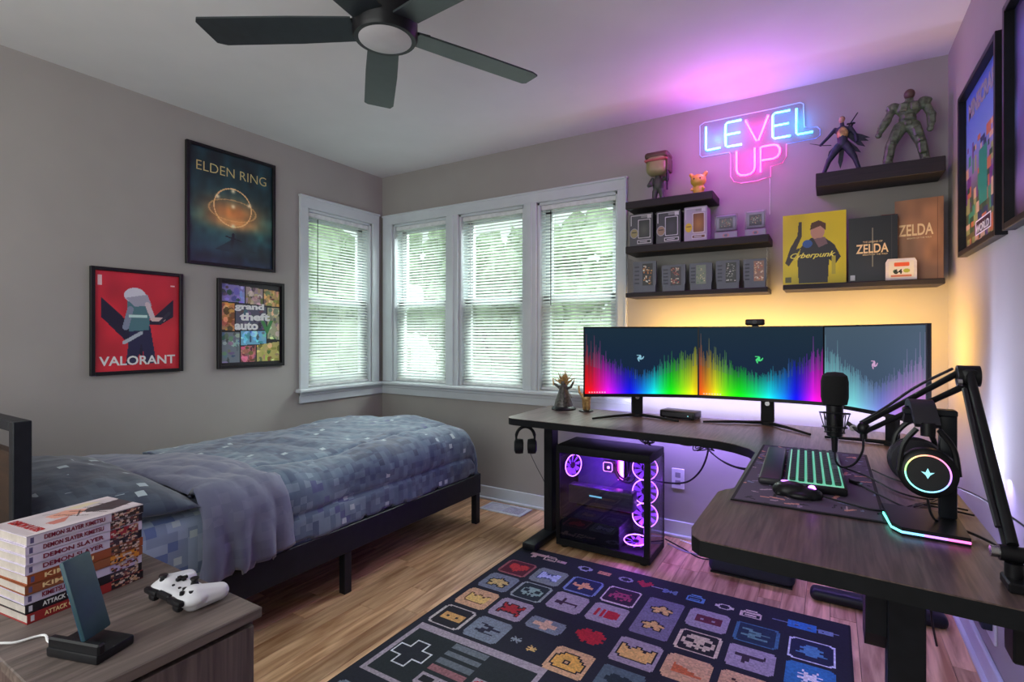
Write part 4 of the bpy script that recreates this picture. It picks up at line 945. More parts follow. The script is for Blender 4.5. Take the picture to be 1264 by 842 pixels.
for i in range(4): P(B().bb(-1.0+i*.016, -.992+i*.016, py1-.07, py1-.035, .36, .49, .001), 'memory_stick', M['led_purple'] if i == 1 else (M['neon_pink'] if i == 0 else M['black']), pc_)
def ringm(b, c, n, r, t_): 
    q = Vector(n).to_track_quat('Z', 'Y').to_matrix().to_4x4(); mt = Matrix.Translation(c) @ q
    return b.tube([mt @ Vector((r*math.cos(2*PI*k/32), r*math.sin(2*PI*k/32), 0)) for k in range(32)], t_, 6, True), mt
def pcfan(c, n, r=.060):
    f = T_ = None
    b, mt = ringm(B(), c, n, r, .0028); f = P(B().cyl(Vector(c)-Vector(n).normalized()*.012, Vector(c)-Vector(n).normalized()*.006, .02), 'fan', M['black'], pc_)
    P(b, 'light_ring', M['ring_hot'], f)
    b = B()
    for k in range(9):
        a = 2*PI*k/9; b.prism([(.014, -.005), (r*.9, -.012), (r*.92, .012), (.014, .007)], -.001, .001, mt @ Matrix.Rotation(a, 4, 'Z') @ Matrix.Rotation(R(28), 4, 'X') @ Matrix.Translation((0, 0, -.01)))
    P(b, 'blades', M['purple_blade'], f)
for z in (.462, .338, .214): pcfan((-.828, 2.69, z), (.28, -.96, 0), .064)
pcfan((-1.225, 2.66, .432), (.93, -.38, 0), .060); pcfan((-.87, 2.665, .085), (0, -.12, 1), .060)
# pump block and hoses
bq = B(); zz = .425; cxp = -1.058; pts = [(-.024, -.024), (.024, -.024), (.024, .024), (-.024, .024)]
bq.tube([(cxp+x, py1-.075, zz+z) for x, z in [(-.02, -.025), (.02, -.025), (.026, -.018), (.026, .018), (.02, .025), (-.02, .025), (-.026, .018), (-.026, -.018)]], .002, 6, True)
pb = P(B().bb(cxp-.03, cxp+.03, py1-.07, py1-.03, zz-.03, zz+.03, .006, 2), 'pump_block', M['black'], pc_); P(bq, 'pump_light', M['ring_hot'], pb); P(B().ball((cxp+.004, py1-.074, zz-.003), .008, u=10, v=8), 'pump_emblem', M['ring_hot'], pb)
P(B().tube(smoothpath([(-1.035, py1-.05, .42), (-.985, py1-.09, .372), (-.92, py1-.10, .365), (-.89, py1-.09, .41), (-.885, py1-.07, .50)], 8), .006, 8).tube(smoothpath([(-1.03, py1-.05, .44), (-.97, py1-.12, .395), (-.92, py1-.13, .40), (-.905, py1-.09, .50)], 8), .006, 8), 'coolant_hose', M['black'], pc_)
for i in range(3): P(B().bb(-1.20+i*.125, -1.15+i*.125, py0+.045, py0+.052, ph_-.044, ph_-.038), 'top_light', M['ring_hot'], pc_)
point('tower_glow', (-1.04, 2.64, .46), 4.5, (.28, .04, 1), .03); point('tower_glow_right', (-.86, 2.62, .15), 3.0, (.40, .08, 1), .03); point('tower_glow_side', (-.80, 2.76, .36), 1.5, (.40, .08, 1), .02)

# ------------------------------------------------------------------ desk mat, keyboard, mouse
cv = Cv(90, 200, (66, 56, 74)); r_ = np.random.RandomState(9)
for k in range(150):
    x, y = r_.uniform(0, 90), r_.uniform(0, 200); c = [(140, 120, 138), (104, 90, 116), (34, 28, 42), (160, 110, 104), (90, 98, 128), (26, 22, 32)][r_.randint(6)]; a = r_.uniform(0, PI); l = r_.uniform(3, 9)
    cv.line(x, y, x+l*math.cos(a), y+l*math.sin(a), r_.uniform(.6, 1.4), c)
cv.rect(0, 0, 90, 2, (24, 18, 26)); cv.rect(0, 198, 90, 200, (24, 18, 26)); cv.rect(0, 0, 2, 200, (24, 18, 26)); cv.rect(88, 0, 90, 200, (24, 18, 26))
dm = T('desk_mat', 'large dark patterned desk mat under the keyboard and mouse', 'desk mat', (-.056, 1.90, DZ))
P(B().bb(-.228, .116, 1.495, 2.30, DZ+.0004, DZ+.0032, .001), 'base', M['matte'], dm); put(print_mesh(cv, .342, .803, frame3((-.227, 1.496, DZ+.0038), (1, 0, 0), (0, 1, 0))), 'print', M['pad'], dm)
kb = T('keyboard', 'black gaming keyboard with green backlit keys on the desk mat', 'keyboard', (-.045, 1.93, DZ+.004), R(2))
K0, K1, L0, L1 = -.075, .078, -.265, .225
P(B().bb(K0, K1, L0, L1, .001, .022, .005, 2), 'case', M['black'], kb, False)
P(B().bb(K0+.008, K1-.008, L0+.01, L1-.01, .0215, .0232), 'backlight', M['keyglow'], kb, False)
b = B(); rows = 6
for i in range(rows):
    x = K0+.0205+i*.0222; y = L0+.020; 
    while y < L1-.022:
        l = .0155 if (i != 5 or not (-.10 < y < .02)) else .07
        l = l+random.choice([0, 0, 0, 0, 0, .008]) if i in (2, 3, 4) and (y < L0+.03) else l
        b.box((x, y+l/2, .0285), (.0155, l, .011), None, .0022); y += l+.0042
P(b, 'keycaps', M['keycap'], kb, False, kind='stuff')
wr = one(B().box((-.158, 1.925, DZ+.015), (.062, .48, .022), Matrix.Rotation(R(2), 3, 'Z'), .008, 3), 'wrist_rest', M['leather'], 'padded dark leatherette wrist rest in front of the keyboard', 'wrist rest', (-.158, 1.925, DZ+.004))
ms_ = T('computer_mouse', 'black gaming mouse glowing purple on the desk mat', 'mouse', (-.077, 1.615, DZ+.004), R(-6))
b = B(); b.ball((-.012, 0, .012), (.050, .032, .026)); b.ball((.024, 0, .010), (.040, .030, .020)); b.box((0, 0, .004), (.10, .055, .008), None, .003); b.ball((.01, -.03, .008), (.03, .012, .010))
me = fuse(b, .003, 6)
for v in me.vertices: v.co.z = max(v.co.z, 0)
put(me, 'shell', M['black'], ms_, False)
P(B().cyl((.036, -.004, .024), (.036, .004, .024), .010, seg=16), 'scroll_wheel', M['led_purple'], ms_, False); P(B().ball((-.028, .004, .0345), (.012, .010, .003)), 'palm_light', emis('mouse_glow', (.6, .15, 1), 2), ms_, False)
P(B().box((.03, .0, .0295), (.04, .001, .004)), 'button_gap', M['matte'], ms_, False)

# small boxes on the desk
t = T('set_top_box', 'small black box on the desk between two monitor stands', 'box', (-.68, 2.83, DZ), R(-8))
P(B().bb(-.095, .095, -.05, .05, .004, .042, .006, 2), 'body', M['black'], t, False); P(B().bb(-.08, .08, -.0515, -.050, .012, .030), 'front_panel', M['leather'], t, False)
for x in (-.08, .08):
    for y in (-.04, .04): P(B().cyl((x, y, 0), (x, y, .005), .008, seg=10), 'foot', M['black'], t, False)
P(B().ball((.06, -.052, .02), .003, u=8, v=6), 'power_light', M['ice'], t, False)

# ------------------------------------------------------------------ desk figurines
def statue():
    t = T('figurine', 'dark spiky warrior statuette on the desk by the windows', 'figurine', (-1.352, 2.795, DZ)); c = Vector((-1.352, 2.795, DZ))
    P(B().lathe([(.072, 0), (.074, .006), (.066, .016), (.05, .022)], Matrix.Translation(c), 20), 'base', M['black'], t)
    b = B(); b.lathe([(.058, .015), (.050, .05), (.036, .09), (.026, .12), (.012, .128)], Matrix.Translation(c), 16); b.ball(c+Vector((0, 0, .125)), .028); b.ball(c+Vector((.0, 0, .155)), .018)
    b.limb(c+Vector((-.02, 0, .125)), c+Vector((-.055, -.01, .15)), .012, .008); b.limb(c+Vector((.02, 0, .125)), c+Vector((.052, -.01, .135)), .011, .007); b.limb(c+Vector((.052, -.01, .135)), c+Vector((.068, -.01, .165)), .008, .006)
    for k in range(12): a = random.uniform(0, 2*PI); q = c+Vector((.03*math.cos(a), .03*math.sin(a), random.uniform(.03, .11))); b.limb(q, q+Vector((.02*math.cos(a), .02*math.sin(a), -.02)), .010, .004)
    me = fuse(b, .0035, 2); put(me, 'body', M['bronze'], t)
    b = B()
    for k in range(26):
        a = R(10+(k % 13)*13.3); d = Vector((math.cos(a), .5*math.sin(k*1.7), math.sin(a))).normalized(); q = c+Vector((0, 0, .142 if k < 13 else .155)); l = (.062 if k % 2 else .046); e = q+d*l*.6+Vector((0, 0, .006)); b.limb(q+d*.008, e, .0055, .004); b.cyl(e, e+(d+Vector((0, 0, .5)))*l*.45, .004, .0008, 6)
    b.cyl(c+Vector((.068, -.01, .155)), c+Vector((.075, -.01, .19)), .004, .002, 6); b.cyl(c+Vector((-.06, -.01, .14)), c+Vector((-.066, -.012, .185)), .007, .002, 6)
    P(b, 'spikes', M['gold'], t)
statue()
t = T('figurine', 'small golden creature statuette with raised arms beside the monitor', 'figurine', (-1.205, 2.79, DZ)); c = Vector((-1.205, 2.79, DZ))
P(B().lathe([(.042, 0), (.042, .006), (.03, .010)], Matrix.Translation(c), 20), 'base', M['black'], t)
b = B(); b.limb(c+Vector((-.012, 0, .012)), c+Vector((-.010, 0, .06)), .011, .016); b.limb(c+Vector((.014, 0, .012)), c+Vector((.012, 0, .06)), .011, .016); b.ball(c+Vector((0, 0, .075)), (.030, .022, .026)); b.ball(c+Vector((0, 0, .108)), .020)
b.limb(c+Vector((-.025, 0, .09)), c+Vector((-.045, 0, .11)), .010, .007); b.limb(c+Vector((-.045, 0, .11)), c+Vector((-.046, 0, .142)), .007, .006); b.limb(c+Vector((.025, 0, .09)), c+Vector((.046, 0, .105)), .010, .007); b.limb(c+Vector((.046, 0, .105)), c+Vector((.050, 0, .135)), .007, .006)
b.cyl(c+Vector((-.010, 0, .12)), c+Vector((-.014, 0, .14)), .004, .001, 6); b.cyl(c+Vector((.010, 0, .12)), c+Vector((.014, 0, .14)), .004, .001, 6)
put(fuse(b, .0026, 3), 'body', M['gold'], t)

# ------------------------------------------------------------------ microphone on a boom arm
boom = T('boom_arm', 'black spring boom arm clamped to the desk holding the microphone', 'microphone arm', (.285, 1.235, DZ))
piv = Vector((.277, 1.250, .775)); elb = Vector((.270, 1.557, 1.070)); joint = Vector((.080, 1.735, .905))
P(B().bb(.262, .310, 1.205, 1.262, DZ+.0005, DZ+.018, .003).bb(.3065, .330, 1.200, 1.267, .59, DZ+.018, .003).bb(.268, .3065, 1.205, 1.262, .60, .6835, .003), 'clamp', M['black'], boom)
P(B().cyl((piv.x, 1.242, DZ+.018), (piv.x, 1.242, .762), .013).cyl((piv.x-.018, piv.y, piv.z), (piv.x+.018, piv.y, piv.z), .014), 'swivel', M['black'], boom)
P(B().cyl((piv.x-.03, piv.y, piv.z), (piv.x-.018, piv.y, piv.z), .010), 'knob', M['chrome'], boom)
d = (elb-piv).normalized(); side = Vector((1, 0, 0)); sd2 = d.cross(side).normalized()
for s_ in (-1, 1): P(B().cyl(piv+side*.0+sd2*s_*.014+d*.01, elb+sd2*s_*.016-d*.01, .0085, seg=12), 'lower_tube', M['black'], boom)
P(B().tube(smoothpath([piv+d*.05-side*.011, piv+d*.2-side*.014, elb-d*.04-side*.012]), .005, 6), 'spring', M['leather'], boom)
P(B().cyl(elb-side*.020, elb+side*.020, .024, seg=20).box(elb-Vector((.0, 0, .0)), (.034, .05, .034), None, .010, 2), 'elbow', M['black'], boom)
P(B().cyl(elb-d*.03-side*.024-sd2*.012, elb-d*.03-side*.016-sd2*.012, .007), 'knob', M['chrome'], boom)
d2 = (joint-elb).normalized(); sdv = Vector((0, 0, 1)); sdv = (sdv-d2*sdv.dot(d2)).normalized()
for s_ in (-1, 1): P(B().cyl(elb+sdv*s_*.016+d2*.012, joint+sdv*s_*.010, .0075, .0065, seg=12), 'upper_tube', M['black'], boom)
P(B().tube(smoothpath([elb+sdv*.03+d2*.02, elb+d2*.12+sdv*.032, elb+d2*.22+sdv*.022, joint+sdv*.018]), .0035, 6), 'cable_wrap', M['leather'], boom)
P(B().ball(joint, (.016, .016, .018)).cyl(joint-Vector((.0, 0, .028)), joint+Vector((0, 0, .008)), .009), 'end_joint', M['black'], boom)
mc = Vector((.012, 1.75, 0))
mic = T('microphone', 'black condenser microphone with a foam cover in a spider shock mount', 'microphone', (mc.x, mc.y, .83))
P(B().lathe([(.012, .962), (.031, .966), (.0345, .985), (.0345, 1.03), (.031, 1.047), (.020, 1.056), (.002, 1.058)], Matrix.Translation(mc), 28), 'foam_cover', M['foam'], mic)
P(B().lathe([(.016, .872), (.020, .876), (.0215, .90), (.0215, .962), (.018, .964)], Matrix.Translation(mc), 24), 'body', M['black'], mic)
P(B().lathe([(.006, .828), (.0075, .835), (.0085, .86), (.010, .872)], Matrix.Translation(mc), 14), 'connector', M['black'], mic)
sm_ = B()
for r_, z in ((.037, .940), (.030, .900), (.024, .885)): ringm(sm_, (mc.x, mc.y, z), (0, .12, 1), r_, .0026)
for k in range(8):
    a = R(k*45); sm_.cyl((mc.x+.037*math.cos(a), mc.y+.037*math.sin(a), .940), (mc.x+.024*math.cos(a+.4), mc.y+.024*math.sin(a+.4), .887), .0015, seg=6)
sm_.cyl((mc.x+.030, mc.y-.004, .915), joint-Vector((.006, 0, .012)), .006, seg=8)
P(sm_, 'shock_mount', M['black'], mic)
P(B().cyl((mc.x+.044, mc.y-.004, .903), (mc.x+.044, mc.y-.014, .903), .009), 'mount_knob', M['chrome'], mic)
cable('microphone_cable', [(mc.x, mc.y, .832), (mc.x+.004, mc.y, .80), (mc.x+.02, mc.y+.01, .785), (.06, 1.755, .80), (.078, 1.745, .84), (.080, 1.74, .885)], .0032, M['black'], 'black cable looping from the microphone up to the boom arm')

# ------------------------------------------------------------------ headset stand with headset
hs = T('headset_stand', 'black headset stand with a rainbow lit base edge', 'headset stand', (.19, 1.51, DZ))
poly = [(.120, 1.455), (.136, 1.428), (.252, 1.424), (.256, 1.60), (.112, 1.61)]
P(B().prism(poly, DZ+.0005, DZ+.006).prism([(x*1+.0, y) for x, y in poly], DZ+.011, DZ+.019), 'base', M['black'], hs)
segs = [((.112, 1.56), (.120, 1.455), (.1, .95, .75)), ((.120, 1.455), (.136, 1.428), (.1, .85, .85)), ((.136, 1.428), (.175, 1.427), (.15, .55, 1)), ((.175, 1.427), (.215, 1.4255), (.55, .2, 1)), ((.215, 1.4255), (.252, 1.424), (1, .1, .55))]
for i, (a, b_, c) in enumerate(segs): P(B().cyl((*a, DZ+.0085), (*b_, DZ+.0085), .0028, seg=8), 'edge_light', emis('edge_light_%d' % i, c, 1.8), hs)
P(B().bb(.218, .250, 1.545, 1.572, DZ+.019, .985, .004, 2).bb(.150, .250, 1.540, 1.577, .975, .990, .003), 'pole', M['metal'], hs)
hd = T('headset', 'black headset with a rainbow ring on its ear cup hanging on the stand', 'headset', (.19, 1.545, .78))
hc = Vector((.190, 1.500, .850)); hb = Vector((.178, 1.612, .856))
def cup(c, n, par, ring):
    q = Vector(n).to_track_quat('Z', 'Y').to_matrix().to_4x4(); mt = Matrix.Translation(c) @ q
    e = P(B().lathe([(.030, -.030), (.052, -.028), (.057, -.018), (.055, -.008), (.050, -.006)], mt, 32), 'ear_cushion', M['leather'], par)
    P(B().lathe([(.050, -.008), (.056, -.004), (.055, .006), (.048, .012), (.040, .013), (.038, .010), (.0, .010)][:-1]+[(.001, .010)], mt, 36), 'ear_cup', M['black'], par)
    if ring:
        import colorsys
        for k in range(12):
            a0, a1 = 2*PI*k/12, 2*PI*(k+1)/12; pts = [mt @ Vector((.0405*math.cos(a0+(a1-a0)*j/4), .0405*math.sin(a0+(a1-a0)*j/4), .0135)) for j in range(5)]
            wa = pts[2]-c; an = math.atan2(wa.z, wa.x); hue = (.60+an/(2*PI)*.9) % 1 if False else [ .80, .93, .0, .05, .12, .30, .42, .48, .52, .56, .62, .72][int(((an+2*PI) % (2*PI))/(2*PI)*12) % 12]
            P(B().tube(pts, .0017, 6), 'light_ring', emis('ring_%d' % k, tuple(colorsys.hsv_to_rgb(hue, .8, 1)), 1.6), par)
        P(B().prism([(-.012, .003), (-.004, .002), (0, .012), (.004, .002), (.012, .003), (.004, -.004), (0, -.012), (-.004, -.004)], .0102, .0112, mt), 'emblem', M['ice'], par)
cup(hc, (-.10, -1, .08), hd, True); cup(hb, (-.10, 1, 0), hd, False)
bandp = [hc+Vector((0, -.002, .052)), hc+Vector((.0, -.006, .10)), Vector((.187, 1.515, .978)), Vector((.185, 1.535, .997)), Vector((.183, 1.56, 1.003)), Vector((.181, 1.585, .995)), Vector((.180, 1.605, .965)), hb+Vector((0, .006, .09)), hb+Vector((0, .002, .05))]
sp_ = smoothpath(bandp, 5)
def strap(b, pts, w_, th):
    rings = []
    for i, p in enumerate(pts):
        t_ = (pts[min(i+1, len(pts)-1)]-pts[max(i-1, 0)]).normalized(); wv_ = Vector((1, .02, 0)); n_ = t_.cross(wv_).normalized()
        rings.append([b.bm.verts.new(p+wv_*sx*w_/2+n_*sy*th/2) for sx, sy in ((-1, -1), (1, -1), (1, 1), (-1, 1))])
    for A, C in zip(rings, rings[1:]):
        for k in range(4): b.bm.faces.new((A[k], A[(k+1) % 4], C[(k+1) % 4], C[k]))
    b.bm.faces.new(rings[0]); b.bm.faces.new(rings[-1]); return b
P(strap(B(), sp_[6:-6], .046, .016), 'headband', M['leather'], hd)
P(B().tube(smoothpath([hc+Vector((-.02, -.004, .10)), hc+Vector((-.045, -.004, .06)), hc+Vector((-.054, -.004, .0))], 6), .006, 8).tube(smoothpath([hc+Vector((.02, -.004, .10)), hc+Vector((.045, -.004, .06)), hc+Vector((.054, -.004, 0))], 6), .006, 8).cyl(hc+Vector((0, -.004, .085)), hc+Vector((0, -.004, .115)), .014), 'yoke', M['black'], hd)
P(B().tube(smoothpath([hb+Vector((-.045, 0, .0)), hb+Vector((-.035, .003, .06)), hb+Vector((0, .004, .095)), hb+Vector((.035, .003, .06)), hb+Vector((.045, 0, 0))], 6), .006, 8), 'yoke', M['black'], hd)
cable('headset_cable', [(.19, 1.50, .792), (.195, 1.50, .762), (.21, 1.52, .738), (.24, 1.62, .728), (.27, 1.8, .7255), (.29, 2.0, .7255)], .0028, M['black'], 'black cable hanging from the lit headset to the desk')
cable('keyboard_cable', [(.03, 2.0, .735), (.10, 1.93, .728), (.16, 1.80, .7255), (.22, 1.76, .7255), (.285, 1.80, .7255)], .0026, M['black'], 'black cable running from the keyboard towards the wall')
cable('mouse_cable', [(-.02, 1.612, .735), (.05, 1.59, .728), (.11, 1.58, .7265), (.18, 1.66, .7255), (.25, 1.78, .7255), (.29, 1.90, .7255)], .0024, M['black'], 'thin black cable leading away from the gaming mouse')
cable('desk_cable', [(.05, 1.86, .73), (.12, 1.72, .7275), (.17, 1.64, .7265), (.2, 1.70, .7255), (.30, 1.66, .7255)], .0024, M['black'], 'black cable crossing the desk behind the headset stand')
cable('desk_cable', [(.256, 1.50, .731), (.275, 1.48, .729), (.293, 1.45, .7265), (.304, 1.40, .7265)], .003, M['black'], 'short black cable leaving the headset stand base')
cable('desk_cable', [(.118, 2.05, .7255), (.16, 1.96, .7255), (.215, 1.90, .7265), (.29, 1.97, .7255)], .0024, M['black'], 'black cable looping on the desk behind the mat near the side wall')
cable('desk_cable', [(.10, 1.54, .729), (.16, 1.64, .726), (.22, 1.72, .7255), (.295, 1.70, .7255)], .0022, M['black'], 'thin black cable from the mat corner past the stand pole')
t = T('usb_plug', 'small black plug lying on the desk mat beside the keyboard', 'plug', (.062, 1.83, DZ+.004), R(-50)); P(B().box((0, 0, .006), (.03, .014, .011), None, .003, 2), 'shell', M['black'], t, False); P(B().box((.02, 0, .006), (.012, .010, .004)), 'connector', M['chrome'], t, False)
# dark speaker-like box behind, seen between the third stand and headset
t = T('small_speaker', 'small dark speaker standing behind the headset', 'speaker', (.205, 2.12, DZ)); P(B().box((.205, 2.12, DZ+.032), (.05, .05, .064), None, .008, 2), 'cabinet', M['black'], t); P(B().cyl((.180, 2.118, DZ+.035), (.1785, 2.118, DZ+.035), .018), 'cone', M['cart_light'], t)
# headset under the left front corner of the desk
h2 = T('headphones', 'black headphones hanging under the front corner of the desk', 'headphones', (-1.401, 2.42, .51))
c = Vector((-1.401, 2.425, .59)); rr = Vector((.85, .5, 0)).normalized()
def hp(a, r_): return c+rr*math.cos(a)*r_+Vector((0, 0, math.sin(a)*r_*1.15+.02))
P(B().tube([hp(R(-20+220*k/20), .050) for k in range(21)], [.006]*3+[.0085]*15+[.006]*3, 8), 'headband', M['matte'], h2)
for s_ in (-1, 1):
    q = c+rr*s_*.044+Vector((0, 0, -.028)); rm = Vector((rr*s_)).to_track_quat('Z', 'Y').to_matrix().to_4x4()
    P(B().lathe([(.020, -.034), (.038, -.031), (.041, -.010), (.039, .010), (.024, .017), (.002, .017)], Matrix.Translation(q) @ rm, 24), 'ear_cup', M['matte'], h2)
P(B().tube([c+Vector((0, 0, .078)), c+Vector((0, 0.0, .094))], .004, 8).bb(c.x-.02, c.x+.02, c.y-.014, c.y+.014, .6815, .6838), 'hook', M['metal'], h2)
cable('headphone_cable', [c+rr*.02+Vector((0, 0, -.055)), (-1.375, 2.50, .44), (-1.35, 2.56, .33), (-1.335, 2.60, .22)], .0015, M['black'], 'thin cable dangling from the hanging headphones')

# ------------------------------------------------------------------ cables below the desk
def yb(x, y, z): return (x, y, z)
cable('power_cable', [(-.775, 2.80, .37), (-.70, 2.86, .36), (-.64, 2.88, .38), (-.58, 2.86, .45), (-.545, 2.84, .54), (-.53, 2.82, .63), (-.53, 2.8, .68)], .005, M['black'], 'thick black cable rising from the tower to the desk underside')
cable('power_cable', [(-.53, 2.80, .57), (-.47, 2.82, .52), (-.38, 2.80, .50), (-.28, 2.74, .53), (-.20, 2.68, .60), (-.17, 2.66, .64)], .004, M['black'], 'black cable sagging under the desk between its beams')
cable('power_cable', [(-.52, 2.80, .56), (-.44, 2.80, .51), (-.34, 2.78, .50), (-.25, 2.70, .56), (-.22, 2.66, .62)], .0035, M['black'], 'second slack black cable hung alongside the sagging one')
cable('power_cable', [(-.74, 2.70, .655), (-.66, 2.66, .62), (-.58, 2.66, .615), (-.53, 2.70, .65)], .003, M['black'], 'short slack cable close under the desk top above the tower')
for i, (x, lab) in enumerate([(-.80, 'knotted bundle of black cables under the desk over the tower'), (-.52, 'bundle of looped black cables under the middle of the desk'), (-.27, 'bundle of black cables tied under the desk at the inner corner')]):
    b = B(); base = Vector((x, 2.60+.03*i, .645))
    for k in range(5):
        p = [base+Vector((random.uniform(-.05, .05), random.uniform(-.03, .03), random.uniform(-.045, .03))) for _ in range(6)]; b.tube(smoothpath(p+[p[0]], 5), .003, 6)
    one(b, 'cable_bundle', M['black'], lab, 'cables', tuple(base-Vector((0, 0, .05))))
t = T('power_strip', 'black power strip under the rear edge of the desk', 'power strip', (-.40, 2.80, .64)); P(B().bb(-.62, -.18, 2.78, 2.83, .65, .684, .004), 'body', M['black'], t)
for k in range(6): P(B().box((-.57+k*.07, 2.805, .648), (.035, .035, .004), None, .001), 'socket', M['cart'], t)
cable('floor_cable', [(-.76, 2.88, .015), (-.64, 2.84, .006), (-.52, 2.86, .006), (-.42, 2.93, .006), (-.30, 2.96, .006)], .004, M['cart_light'], 'grey cable lying on the floor beside the tower')
cable('floor_cable', [(-.78, 2.90, .03), (-.68, 2.88, .006), (-.56, 2.80, .006), (-.44, 2.88, .006), (-.25, 2.90, .006)], .0035, M['black'], 'black cable lying on the floor between tower and foot rest')
cable('floor_cable', [(-.72, 2.99, .006), (-.60, 2.95, .006), (-.50, 2.965, .006), (-.36, 2.99, .006)], .0035, M['cord'], 'pale cable lying along the baseboard behind the tower')
cable('wall_cable', [(.30, 1.85, .66), (.34, 1.95, .50), (.37, 2.05, .40), (.40, 2.2, .33), (.43, 2.27, .26), (.44, 2.30, .225)], .005, M['black'], 'black cable hanging from the desk side to the wall plug')
cable('wall_cable', [(.33, 1.90, .60), (.33, 2.05, .42), (.32, 2.2, .36), (.30, 2.30, .28), (.31, 2.35, .15), (.33, 2.40, .04)], .004, M['black'], 'black cable drooping to the floor behind the desk leg')
cable('wall_cable', [(.31, 1.95, .7255), (.335, 1.75, .745), (.37, 1.55, .74), (.41, 1.35, .72)], .0025, M['black'], 'thin cable against the side wall behind the boom arm')

# ------------------------------------------------------------------ neon sign
ny = 3.028
sign = T('neon_sign', 'glowing cyan and pink neon sign reading LEVEL UP', 'neon sign', (-.33, 3.03, 2.0))
def stroke(pts, mt, r=.0055): P(B().tube([(x, ny, z) for x, z in pts], r, 8), 'neon_tube', mt, sign)
CY, PK = M['neon_cyan'], M['neon_pink']
z0, z1 = 2.190, 2.322
def rl(pts): return pts
stroke([(-.588, z1), (-.588, z0+.006), (-.582, z0), (-.512, z0+.002)], CY)
def e_(x):
    stroke([(x+.080, z1), (x+.010, z1), (x+.002, z1-.008), (x, z1-.02), (x, z0+.02), (x+.002, z0+.008), (x+.010, z0), (x+.082, z0)], CY); stroke([(x+.006, (z0+z1)/2), (x+.074, (z0+z1)/2)], CY)
e_(-.486); e_(-.254)
neon_done = True
stroke([(-.384, z1-.006), (-.332, z0+.004), (-.322, z0+.004), (-.276, z1-.004)], PK)
stroke([(-.145, z1+.002), (-.145, z0+.008), (-.139, z0), (-.072, z0)], CY)
u0, u1 = 2.020, 2.156
stroke([(-.430, u1), (-.430, u0+.035), (-.424, u0+.016), (-.410, u0+.004), (-.385, u0), (-.360, u0+.004), (-.346, u0+.016), (-.340, u0+.035), (-.340, u1+.004)], PK)
stroke([(-.312, u0+.004), (-.312, u1), (-.302, u1+.002), (-.250, u1+.002), (-.232, u1-.006), (-.222, u1-.022), (-.222, u1-.046), (-.232, u1-.062), (-.250, u1-.070), (-.308, u1-.070)], PK)
fr = lambda x, z: (x, -z)
bpoly = [(-.622, 2.175), (-.612, 2.162), (-.468, 2.162), (-.462, 2.15), (-.462, 2.03), (-.445, 1.998), (-.41, 1.985), (-.33, 1.985), (-.30, 1.992), (-.265, 1.996), (-.265, 2.05), (-.21, 2.06), (-.192, 2.09), (-.192, 2.155), (-.06, 2.158), (-.042, 2.17), (-.042, 2.20), (-.055, 2.215), (-.11, 2.225), (-.115, 2.345), (-.13, 2.355), (-.25, 2.352), (-.40, 2.352), (-.52, 2.352), (-.60, 2.352), (-.622, 2.34)]
P(B().prism(bpoly, 0, .004, Matrix(((1, 0, 0, 0), (0, 0, 1, 3.038), (0, 1, 0, 0), (0, 0, 0, 1)))), 'backing_board', M['neon_back'], sign)
P(B().tube([(x, 3.040, z) for x, z in bpoly[13:]+bpoly[:3]], .0025, 6), 'board_edge_glow', M['rim_blue'], sign)
P(B().tube([(x, 3.040, z) for x, z in bpoly[2:14]], .0025, 6), 'board_edge_glow', M['rim_pink'], sign)
point('neon_glow_cyan_a', (-.53, 3.0, 2.25), .55, (.0, .30, 1), .02); point('neon_glow_cyan_b', (-.14, 3.0, 2.25), .60, (.0, .30, 1), .02); point('neon_glow_cyan_c', (-.43, 3.0, 2.26), .35, (.0, .30, 1), .02)
point('neon_glow_pink', (-.33, 3.0, 2.10), .9, (1, .01, .42), .02); point('neon_glow_pink_b', (-.33, 3.0, 2.26), .4, (1, .01, .42), .02); point('neon_glow_violet', (-.35, 2.70, 2.12), 4.2, (.50, .12, 1), .10); point('neon_glow_magenta', (-.55, 2.80, 2.22), 2.4, (1, .08, .8), .08)
P(B().tube([(-.27, 3.045, 1.99), (-.268, 3.046, 1.9), (-.27, 3.046, 1.80)], .0018, 6), 'power_lead', M['cord'], sign)

# ------------------------------------------------------------------ wall shelves
def shelf(label, x0, x1, z0, z1, yf=2.86, ledge=False, cut=0):
    t = T('wall_shelf', label, 'shelf', ((x0+x1)/2, Y1, z0), 0, 'dark floating shelves'); 
    P(B().bb(x0, x1, yf, Y1-.001, z0, z1, .003), 'board', M['shelf'], t)
    if ledge: P(B().bb(x0, x1, yf-.004, yf+.012, z0-.002, z1+.012, .002), 'lip', M['shelf'], t)
    return t
shelf('short dark floating shelf under the vinyl figures', -.994, -.521, 1.877, 1.920)
shelf('long dark floating shelf under the boxed figures', -.994, -.257, 1.626, 1.666)
shelf('long dark floating shelf under the grey game cartridges', -.994, -.262, 1.376, 1.402)
shelf('thick dark floating shelf under the two action figures', -.057, .424, 1.866, 1.932)
shelf('dark picture ledge under the large game boxes', -.196, .422, 1.382, 1.408)

